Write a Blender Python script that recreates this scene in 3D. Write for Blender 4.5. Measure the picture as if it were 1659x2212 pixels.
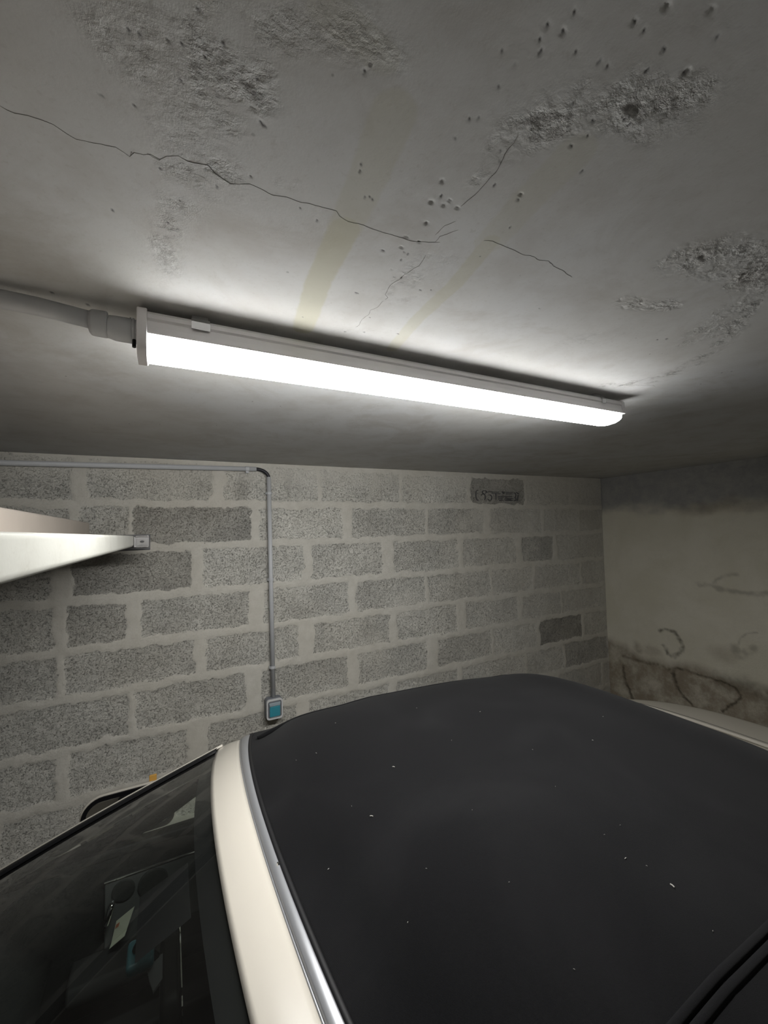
import bpy, bmesh, math, random
import numpy as np
from mathutils import Vector, Matrix

for o in list(bpy.data.objects):
    bpy.data.objects.remove(o)
scn = bpy.context.scene
COL = scn.collection
CZ = 1.98                                   # eye height above the floor

# ------------------------------------------------------------------ camera
cam_data = bpy.data.cameras.new('camera')
cam = bpy.data.objects.new('camera', cam_data)
COL.objects.link(cam)
cam_data.sensor_fit = 'HORIZONTAL'
cam_data.sensor_width = 36.0
cam_data.lens = 886.794 / 1659.0 * 36.0
cam_data.clip_start = 0.01
RT = (0.88487294, -0.46516726, -0.02488618)
DN = (-0.00008024, 0.05327081, -0.99858010)
FW = (0.46583246, 0.88361850, 0.04710057)
cam.matrix_world = Matrix(((RT[0], -DN[0], -FW[0], 0), (RT[1], -DN[1], -FW[1], 0), (RT[2], -DN[2], -FW[2], CZ), (0, 0, 0, 1)))
scn.camera = cam

# ------------------------------------------------------------------ light of the place
world = bpy.data.worlds.new('night')
scn.world = world
world.use_nodes = True
world.node_tree.nodes['Background'].inputs[0].default_value = (.75, .85, 1, 1)
world.node_tree.nodes['Background'].inputs[1].default_value = 0.02
LAMP_STRENGTH = 74.0
LAMP_SIDE = .62                            # how much weaker the cover glows sideways than downwards
scn.view_settings.view_transform = 'Standard'
scn.view_settings.look = 'None'
scn.view_settings.gamma = 1.0
scn.view_settings.use_curve_mapping = False
scn.view_settings.exposure = 0.0

# ------------------------------------------------------------------ helpers
def tag(o, label=None, cat=None, group=None, kind=None):
    if label: o['label'] = label
    if cat: o['category'] = cat
    if group: o['group'] = group
    if kind: o['kind'] = kind
    return o

def empty(name, loc=(0, 0, 0)):
    o = bpy.data.objects.new(name, None)
    COL.objects.link(o)
    o.location = loc
    return o

def obj(name, verts, faces, mat, parent=None, smooth=False, origin=None, auto=None):
    me = bpy.data.meshes.new(name)
    me.from_pydata([tuple(v) for v in verts], [], [tuple(f) for f in faces])
    me.validate()
    if isinstance(mat, (list, tuple)):
        for m in mat: me.materials.append(m)
    elif mat: me.materials.append(mat)
    if smooth: me.polygons.foreach_set('use_smooth', [True] * len(me.polygons))
    o = bpy.data.objects.new(name, me)
    COL.objects.link(o)
    if parent:
        o.parent = parent
        root = parent
        off = Vector((0, 0, 0))
        while root:
            off += root.location
            root = root.parent
        me.transform(Matrix.Translation(-off))
    elif origin is not None:
        me.transform(Matrix.Translation(-Vector(origin)))
        o.location = origin
    me.update()
    return o

class MB:
    """collects shapes in world coordinates for one mesh"""
    def __init__(s): s.v = []; s.f = []
    def add(s, v, f):
        n = len(s.v); s.v += [tuple(q) for q in v]; s.f += [tuple(n + i for i in q) for q in f]; return s
    def box(s, x0, x1, y0, y1, z0, z1):
        return s.add([(x, y, z) for z in (z0, z1) for y in (y0, y1) for x in (x0, x1)],
                     [(0, 2, 3, 1), (4, 5, 7, 6), (0, 1, 5, 4), (2, 6, 7, 3), (0, 4, 6, 2), (1, 3, 7, 5)])
    def tube(s, pts, r, n=16, cap=True):
        pts = [Vector(p) for p in pts]
        rs = r if isinstance(r, (list, tuple)) else [r] * len(pts)
        rings = []
        prev = None
        for i, p in enumerate(pts):
            t = (pts[min(i + 1, len(pts) - 1)] - pts[max(i - 1, 0)]).normalized()
            if prev is None:
                a = t.orthogonal().normalized()
            else:
                a = (prev - t * prev.dot(t)).normalized()
            prev = a
            b = t.cross(a)
            rings.append([p + (a * math.cos(k * math.tau / n) + b * math.sin(k * math.tau / n)) * rs[i] for k in range(n)])
        v = [q for R_ in rings for q in R_]
        f = []
        for i in range(len(pts) - 1):
            for k in range(n):
                f.append((i * n + k, i * n + (k + 1) % n, (i + 1) * n + (k + 1) % n, (i + 1) * n + k))
        if cap:
            f.append(tuple(range(n - 1, -1, -1)))
            f.append(tuple((len(pts) - 1) * n + k for k in range(n)))
        return s.add(v, f)
    def prism(s, prof, a, b, axis='x'):
        """closed profile [(p,q)] swept along an axis from a to b"""
        n = len(prof)
        def P(t, p, q):
            return {'x': (t, p, q), 'y': (p, t, q), 'z': (p, q, t)}[axis]
        v = [P(a, *q) for q in prof] + [P(b, *q) for q in prof]
        f = [tuple(range(n)), tuple(range(2 * n - 1, n - 1, -1))]
        f += [(i, i + n, (i + 1) % n + n, (i + 1) % n) for i in range(n)]
        return s.add(v, f)
    def grid(s, fn, us, vs, flip=False):
        nu, nv = len(us), len(vs)
        v = [fn(a, b) for a in us for b in vs]
        f = []
        for i in range(nu - 1):
            for j in range(nv - 1):
                q = (i * nv + j, i * nv + j + 1, (i + 1) * nv + j + 1, (i + 1) * nv + j)
                f.append(q[::-1] if flip else q)
        return s.add(v, f)
    def build(s, name, mat, parent=None, smooth=False, origin=None, bevel=0, seg=2, solid=0, off=-1, angle=35):
        o = obj(name, s.v, s.f, mat, parent, smooth, origin)
        fix_normals(o.data) if solid == 0 else None
        if solid:
            m = o.modifiers.new('thickness', 'SOLIDIFY'); m.thickness = solid; m.offset = off
        if bevel:
            m = o.modifiers.new('bevel', 'BEVEL'); m.width = bevel; m.segments = seg; m.limit_method = 'ANGLE'; m.angle_limit = math.radians(angle)
            if smooth is False:
                o.data.polygons.foreach_set('use_smooth', [True] * len(o.data.polygons))
                w = o.modifiers.new('normals', 'WEIGHTED_NORMAL'); w.keep_sharp = True
        return o

def fix_normals(me):
    bm = bmesh.new(); bm.from_mesh(me)
    bmesh.ops.recalc_face_normals(bm, faces=bm.faces)
    bm.to_mesh(me); bm.free()

def rrect(w, h, r, n=6):
    out = []
    for cx, cy, a0 in ((w / 2 - r, h / 2 - r, 0), (-w / 2 + r, h / 2 - r, 90), (-w / 2 + r, -h / 2 + r, 180), (w / 2 - r, -h / 2 + r, 270)):
        for k in range(n + 1):
            a = math.radians(a0 + 90 * k / n)
            out.append((cx + r * math.cos(a), cy + r * math.sin(a)))
    return out

# value noise
_rng = np.random.RandomState(7)
_T = _rng.rand(512, 512).astype(np.float32)
def vnoise(x, y, seed=0):
    xi = np.floor(x).astype(int); yi = np.floor(y).astype(int)
    fx = (x - xi); fy = (y - yi)
    fx = fx * fx * (3 - 2 * fx); fy = fy * fy * (3 - 2 * fy)
    sx, sy = seed * 37 + 11, seed * 91 + 5
    g = lambda a, b: _T[(xi + a + sx) % 512, (yi + b + sy) % 512]
    return ((g(0, 0) * (1 - fx) + g(1, 0) * fx) * (1 - fy) + (g(0, 1) * (1 - fx) + g(1, 1) * fx) * fy) * 2 - 1
def fbm(x, y, seed=0, oct=4, gain=.5):
    s = 0; a = 1; t = 0
    for k in range(oct):
        s = s + a * vnoise(x * 2 ** k + k * 17.3, y * 2 ** k + k * 9.1, seed + k); t += a; a *= gain
    return s / t
def sstep(a, b, x):
    t = np.clip((x - a) / (b - a), 0, 1); return t * t * (3 - 2 * t)
def pl_dist(X, Y, pts):
    d = np.full(X.shape, 1e9)
    for (x0, y0), (x1, y1) in zip(pts[:-1], pts[1:]):
        dx, dy = x1 - x0, y1 - y0
        t = np.clip(((X - x0) * dx + (Y - y0) * dy) / (dx * dx + dy * dy + 1e-12), 0, 1)
        d = np.minimum(d, np.hypot(X - x0 - t * dx, Y - y0 - t * dy))
    return d

def relief(name, A, B, place, disp, attrs, mat, flip=False):
    """dense real surface: A,B are the grid lines, disp the relief in metres, attrs the named fields of the material"""
    na, nb = len(A), len(B)
    GA, GB = np.meshgrid(A, B, indexing='ij')
    co = place(GA, GB, disp(GA, GB) if callable(disp) else disp).reshape(-1, 3).astype(np.float32)
    me = bpy.data.meshes.new(name)
    i, j = np.meshgrid(np.arange(na - 1), np.arange(nb - 1), indexing='ij')
    a = (i * nb + j).ravel()
    q = np.stack([a, a + 1, a + nb + 1, a + nb] if not flip else [a, a + nb, a + nb + 1, a + 1], 1).astype(np.int32)
    me.vertices.add(na * nb); me.vertices.foreach_set('co', co.ravel())
    me.loops.add(q.size); me.loops.foreach_set('vertex_index', q.ravel())
    me.polygons.add(len(q)); me.polygons.foreach_set('loop_start', np.arange(0, q.size, 4, dtype=np.int32))
    me.polygons.foreach_set('use_smooth', np.ones(len(q), bool))
    me.update(calc_edges=True)
    for k, v in attrs.items():
        at = me.attributes.new(k, 'FLOAT', 'POINT'); at.data.foreach_set('value', v.astype(np.float32).ravel())
    me.materials.append(mat)
    o = bpy.data.objects.new(name, me); COL.objects.link(o)
    o['kind'] = 'structure'
    return o

def gridlines(segs):
    """[(start, end, step)...] -> increasing coordinates"""
    out = []
    for a, b, st in segs:
        n = max(1, int(round((b - a) / st)))
        out += list(a + (b - a) * np.arange(n) / n)
    out.append(segs[-1][1])
    return np.array(out)

# ------------------------------------------------------------------ materials
class NT:
    def __init__(s, name):
        s.m = bpy.data.materials.new(name); s.m.use_nodes = True
        s.t = s.m.node_tree; s.n = s.t.nodes; s.l = s.t.links
        s.n.clear()
        s.out = s.n.new('ShaderNodeOutputMaterial')
        s.b = s.n.new('ShaderNodeBsdfPrincipled')
        s.l.new(s.b.outputs[0], s.out.inputs[0])
        s.tc = s.n.new('ShaderNodeTexCoord')
    def set(s, **k):
        for a, v in k.items():
            s.b.inputs[a.replace('_', ' ')].default_value = v
        return s
    def link(s, a, b): s.l.new(a, b)
    def noise(s, scale, detail=3, rough=.5, dist=0, vec=None):
        n = s.n.new('ShaderNodeTexNoise')
        n.inputs['Scale'].default_value = scale; n.inputs['Detail'].default_value = detail
        n.inputs['Roughness'].default_value = rough; n.inputs['Distortion'].default_value = dist
        s.link(vec or s.tc.outputs['Object'], n.inputs['Vector'])
        return n.outputs[0]
    def voro(s, scale, feature='F1', vec=None, rnd=1):
        n = s.n.new('ShaderNodeTexVoronoi'); n.feature = feature
        n.inputs['Scale'].default_value = scale; n.inputs['Randomness'].default_value = rnd
        s.link(vec or s.tc.outputs['Object'], n.inputs['Vector'])
        return n.outputs['Distance']
    def attr(s, name):
        n = s.n.new('ShaderNodeAttribute'); n.attribute_name = name
        return n.outputs['Fac']
    def math(s, op, a, b=None, c=None, clamp=False):
        n = s.n.new('ShaderNodeMath'); n.operation = op; n.use_clamp = clamp
        for i, v in enumerate((a, b, c)):
            if v is None: continue
            if isinstance(v, (int, float)): n.inputs[i].default_value = v
            else: s.link(v, n.inputs[i])
        return n.outputs[0]
    def mapr(s, v, a, b, c=0, d=1):
        n = s.n.new('ShaderNodeMapRange'); n.interpolation_type = 'SMOOTHSTEP'
        s.link(v, n.inputs[0])
        for i, q in enumerate((a, b, c, d)): n.inputs[i + 1].default_value = q
        return n.outputs[0]
    def mix(s, fac, a, b, mode='MIX'):
        n = s.n.new('ShaderNodeMix'); n.data_type = 'RGBA'; n.blend_type = mode
        for i, v in ((0, fac), (6, a), (7, b)):
            if isinstance(v, (int, float)): n.inputs[i].default_value = v
            elif isinstance(v, tuple): n.inputs[i].default_value = (*v, 1)
            else: s.link(v, n.inputs[i])
        return n.outputs[2]
    def color(s, v): s.link(v, s.b.inputs['Base Color']); return s
    def bump(s, h, dist, strength=1.0, prev=None):
        n = s.n.new('ShaderNodeBump'); n.inputs['Distance'].default_value = dist; n.inputs['Strength'].default_value = strength
        s.link(h, n.inputs['Height'])
        if prev is not None: s.link(prev, n.inputs['Normal'])
        s.last = n.outputs[0]
        s.link(n.outputs[0], s.b.inputs['Normal'])
        return n.outputs[0]

def plain(name, col, rough=.5, metal=0, spec=.5, var=.0, scale=30, bump=0, coat=0, sheen=0):
    t = NT(name)
    t.set(Base_Color=(*col, 1), Roughness=rough, Metallic=metal)
    t.b.inputs['Specular IOR Level'].default_value = spec
    if coat: t.b.inputs['Coat Weight'].default_value = coat; t.b.inputs['Coat Roughness'].default_value = .04
    if sheen: t.b.inputs['Sheen Weight'].default_value = sheen
    n = t.noise(scale, 4)
    if var: t.color(t.mix(n, tuple(c * (1 - var) for c in col), tuple(min(1, c * (1 + var)) for c in col)))
    if bump: t.bump(n, bump)
    return t.m

def concrete_ceiling():
    t = NT('ceiling_concrete'); t.set(Roughness=.85)
    t.b.inputs['Specular IOR Level'].default_value = .25
    a = t.noise(1.6, 5, .6, .3); b = t.noise(9, 5, .65); c = t.noise(160, 3, .6)
    base = t.mix(t.mapr(a, .35, .65), (.55, .545, .525), (.585, .59, .59))
    base = t.mix(t.mapr(b, .42, .7, 0, .5), base, (.45, .435, .41))
    base = t.mix(t.mapr(t.noise(3.7, 6, .7, 1.2), .5, .72, 0, .5), base, (.42, .40, .365))
    base = t.mix(t.mapr(c, .55, .8, 0, .3), base, (.38, .36, .33))
    base = t.mix(t.math('MULTIPLY', t.attr('stripe'), .8), base, (.48, .465, .35))
    base = t.mix(t.math('MULTIPLY', t.attr('rough'), t.mapr(t.noise(90, 4, .7), .40, .62, .05, .9)), base, (.24, .23, .215))
    base = t.mix(t.attr('pit'), base, (.07, .065, .07))
    pin = t.mapr(t.voro(23), .035, .06, 1, 0)
    pin = t.math('MULTIPLY', pin, t.mapr(t.noise(3.3, 2), .52, .6))
    base = t.mix(t.math('MULTIPLY', pin, .75), base, (.1, .09, .09))
    t.color(base)
    h = t.math('ADD', t.math('MULTIPLY', t.noise(420, 2), .25), t.noise(60, 4, .6))
    b1 = t.bump(h, .0006, .4)
    t.bump(t.math('MULTIPLY', t.math('SUBTRACT', t.noise(75, 5, .7), .5), t.attr('rough')), .0075, 1, b1)
    return t.m

def block_wall():
    t = NT('block_masonry'); t.set(Roughness=.95)
    t.b.inputs['Specular IOR Level'].default_value = .15
    blk = t.attr('block'); tone = t.attr('tone'); cover = t.attr('cover')
    n1 = t.noise(150, 4, .75, .6); n2 = t.noise(55, 4, .7, 1.2); n3 = t.noise(6, 4, .6); n4 = t.noise(2.2, 3)
    pores = t.mapr(n1, .34, .46, 1, 0)
    pores2 = t.mapr(t.noise(95, 3, .7, 1.5), .30, .42, 1, 0)
    pores = t.math('MAXIMUM', pores, pores2)
    grains = t.mapr(n1, .55, .68)
    b = t.mix(t.mapr(n2, .3, .7), (.515, .50, .455), (.655, .64, .585))
    b = t.mix(t.math('MULTIPLY', pores, .8), b, (.27, .26, .24))
    b = t.mix(t.math('MULTIPLY', grains, .5), b, (.72, .71, .67))
    b = t.mix(t.mapr(n3, .35, .7, 0, .3), b, (.50, .50, .47))
    tn = t.n.new('ShaderNodeVectorMath'); tn.operation = 'SCALE'
    t.link(b, tn.inputs[0]); t.link(tone, tn.inputs['Scale'])
    m = t.mix(t.mapr(t.noise(22, 5, .65), .3, .7), (.545, .525, .47), (.605, .585, .53))
    m = t.mix(t.mapr(t.noise(120, 3, .6), .62, .75, 0, .4), m, (.45, .43, .40))
    edge = t.math('ADD', blk, t.math('MULTIPLY', t.math('SUBTRACT', t.noise(38, 5, .75, .8), .5), 1.3))
    msk = t.mapr(edge, .36, .66)
    msk = t.math('MULTIPLY', msk, t.math('SUBTRACT', 1, t.math('MULTIPLY', cover, t.mapr(t.noise(30, 4, .7), .3, .7, .5, 1)), None, True))
    col = t.mix(msk, m, tn.outputs[0])
    col = t.mix(t.mapr(n4, .4, .7, 0, .18), col, (.52, .47, .38))
    t.color(col)
    h1 = t.math('MULTIPLY', t.math('SUBTRACT', n1, t.math('MULTIPLY', pores, .6)), t.math('ADD', t.math('MULTIPLY', msk, .9), .12))
    b1 = t.bump(h1, .0035, 1)
    t.bump(t.math('ADD', t.noise(35, 4, .6), t.math('MULTIPLY', msk, -.35)), .003, .7, b1)
    return t.m

def plaster_wall():
    t = NT('stained_render'); t.set(Roughness=.9)
    t.b.inputs['Specular IOR Level'].default_value = .2
    a = t.noise(2.5, 5, .6, .4); b = t.noise(14, 5, .7); c = t.noise(110, 3, .6)
    base = t.mix(t.mapr(a, .35, .65), (.66, .63, .52), (.72, .69, .59))
    base = t.mix(t.mapr(b, .5, .8, 0, .4), base, (.60, .57, .48))
    base = t.mix(t.mapr(c, .6, .8, 0, .25), base, (.38, .35, .29))
    base = t.mix(t.math('MULTIPLY', t.attr('band'), t.mapr(b, .2, .8, .75, 1)), base, (.28, .28, .28))
    base = t.mix(t.math('MULTIPLY', t.attr('damp'), t.mapr(t.noise(9, 5, .7), .25, .65, .35, 1)), base, (.25, .205, .15))
    base = t.mix(t.attr('stain'), base, (.06, .05, .032))
    t.color(base)
    t.bump(t.math('ADD', t.noise(60, 5, .65), t.math('MULTIPLY', t.attr('band'), t.noise(24, 4, .7))), .0025, .9)
    return t.m

def fabric():
    t = NT('black_roof_canvas'); t.set(Roughness=.95)
    t.b.inputs['Specular IOR Level'].default_value = .08
    t.b.inputs['Sheen Weight'].default_value = .05; t.b.inputs['Sheen Roughness'].default_value = .5
    n = t.noise(900, 2, .6); d = t.noise(3.5, 5, .6, .5)
    c = t.mix(t.mapr(n, .3, .7), (.0042, .0042, .0047), (.0076, .0076, .0084))
    c = t.mix(t.mapr(d, .42, .75, 0, .6), c, (.012, .012, .0128))
    t.color(c)
    w = t.n.new('ShaderNodeTexWave'); w.inputs['Scale'].default_value = 300; t.link(t.tc.outputs['Object'], w.inputs['Vector'])
    t.bump(t.math('ADD', n, t.math('MULTIPLY', w.outputs['Fac'], .5)), .0005, .5)
    return t.m

def thin_glass(name, tint, ior=1.5, rough=0.0, gain=1.0, dust=.010):
    t = NT(name); n, l = t.n, t.l
    n.remove(t.b)
    tr = n.new('ShaderNodeBsdfTransparent'); tr.inputs[0].default_value = (*tint, 1)
    gl = n.new('ShaderNodeBsdfGlossy'); gl.inputs['Roughness'].default_value = rough
    fr = n.new('ShaderNodeFresnel'); ge = n.new('ShaderNodeNewGeometry'); l.new(t.math('MULTIPLY_ADD', ge.outputs['Backfacing'], 1 / ior - ior, ior), fr.inputs[0])
    g = t.math('MULTIPLY', fr.outputs[0], gain, None, True)
    mx = n.new('ShaderNodeMixShader'); l.new(g, mx.inputs[0]); l.new(tr.outputs[0], mx.inputs[1]); l.new(gl.outputs[0], mx.inputs[2])
    df = n.new('ShaderNodeBsdfDiffuse'); df.inputs[0].default_value = (.5, .49, .46, 1)
    m2 = n.new('ShaderNodeMixShader')
    l.new(t.mapr(t.noise(4, 5, .7), .3, .75, dust * .5, dust * 1.3), m2.inputs[0]); l.new(mx.outputs[0], m2.inputs[1]); l.new(df.outputs[0], m2.inputs[2])
    l.new(m2.outputs[0], t.out.inputs[0])
    return t.m

def emitter(name, col, strength):
    t = NT(name); n, l = t.n, t.l
    e = n.new('ShaderNodeEmission'); e.inputs[0].default_value = (*col, 1); e.inputs[1].default_value = strength
    g = n.new('ShaderNodeNewGeometry'); sp = n.new('ShaderNodeSeparateXYZ')
    l.new(g.outputs['True Normal'], sp.inputs[0])
    d = t.math('MAXIMUM', t.math('MULTIPLY', sp.outputs[2], -1), 0)
    a = t.math('MULTIPLY_ADD', sp.outputs[1], .29, LAMP_SIDE)      # glow weighted to the wall side, added to brighten the far ceiling
    l.new(t.math('MULTIPLY', t.math('MULTIPLY_ADD', d, 1 - LAMP_SIDE, a), strength), e.inputs[1])
    l.new(e.outputs[0], t.out.inputs[0])
    return t.m

M = dict(
    ceiling=concrete_ceiling(), block=block_wall(), render=plaster_wall(), canvas=fabric(),
    plain_wall=plain('grey_concrete_wall', (.56, .55, .53), .9, var=.15, scale=4, bump=.002, spec=.2),
    floor=plain('concrete_floor', (.42, .41, .38), .85, var=.2, scale=3, bump=.001, spec=.25),
    crack=plain('crack_dark', (.10, .095, .085), 1, spec=0),
    housing=plain('lamp_housing_plastic', (.80, .78, .78), .45),
    pvc=plain('grey_pvc', (.52, .53, .545), .5),
    pvc_light=plain('light_pvc', (.50, .50, .49), .5),
    black_plastic=plain('black_plastic', (.006, .006, .007), .5, spec=.2),
    rubber=plain('black_rubber', (.010, .010, .011), .6, spec=.3),
    clip=plain('clip_steel', (.55, .55, .55), .35, metal=.8),
    steel=plain('galvanised_steel', (.62, .62, .60), .3, metal=1, var=.15, scale=40),
    chrome=plain('chrome', (.85, .85, .85), .08, metal=1),
    cream=plain('cream_car_paint', (.56, .525, .46), .32, coat=.6, spec=.4),
    strip=plain('satin_grey_trim', (.40, .41, .43), .38, metal=.55, coat=.2),
    interior=plain('dark_cabin_trim', (.018, .018, .019), .7, spec=.3),
    leather=plain('dark_seat_cover', (.022, .022, .024), .6, bump=.0006, scale=200),
    panel_grey=plain('grey_door_card', (.10, .105, .105), .5),
    patch_grey=plain('flat_grey', (.10, .105, .11), .6),
    paper=plain('pale_paper', (.66, .68, .56), .7),
    red_print=plain('red_print', (.55, .2, .12), .7),
    tyre=plain('tyre_rubber', (.02, .02, .02), .85, bump=.002, scale=80),
    alloy=plain('wheel_alloy', (.55, .55, .56), .3, metal=.9),
    amber=plain('amber_plastic', (.55, .30, .06), .35),
    box_grey=plain('dark_grey_plastic', (.16, .17, .19), .5),
    frame_grey=plain('light_grey_plastic', (.60, .60, .60), .4),
    cyan=plain('blue_flap', (.035, .26, .34), .15, coat=.6),
    flap_clear=plain('pale_flap_top', (.32, .38, .42), .15, coat=.5),
    black_cable=plain('black_cable', (.015, .015, .02), .5),
    lint=plain('lint_white', (.38, .37, .34), .9),
    lens_red=plain('red_lens', (.35, .01, .01), .2, coat=.8),
    lens_clear=plain('clear_lens', (.6, .6, .62), .1, coat=.8),
    blue_part=plain('teal_plastic', (.03, .09, .11), .4),
    glass=thin_glass('tinted_glass', (.90, .955, .91), 1.5, 0, 1.15),
    mirror=plain('mirror_glass', (.6, .6, .6), .03, metal=1),
    diffuser=emitter('lamp_light', (1.0, .995, .975), LAMP_STRENGTH),
)
def rail_paint():
    t = NT('white_painted_rail'); t.set(Roughness=.4)
    n = t.noise(9, 5, .7, .6); k = t.noise(60, 4, .7)
    c = t.mix(t.mapr(n, .4, .7, 0, .6), (.62, .62, .57), (.50, .49, .44))
    c = t.mix(t.mapr(k, .6, .75, 0, .4), c, (.40, .38, .33))
    t.color(c); t.bump(n, .001)
    return t.m
M['rail'] = rail_paint()
M['rail_shade'] = plain('shaded_rail_paint', (.47, .42, .37), .55, var=.08, scale=12)  # darker copy of the white rail paint, shade put into the colour
M['speaker'] = plain('speaker_mesh', (.03, .032, .032), .6)
M['glass_dark'] = plain('dark_rear_glass', (.01, .01, .012), .1, spec=.5)
M['stamp'] = plain('faded_print', (.11, .11, .115), .95, spec=0)
M['chrome_dull'] = plain('zinc_plate', (.75, .74, .74), .22, metal=1)
M['track'] = plain('dull_galvanised_track', (.12, .12, .12), .5, metal=.6)

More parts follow.
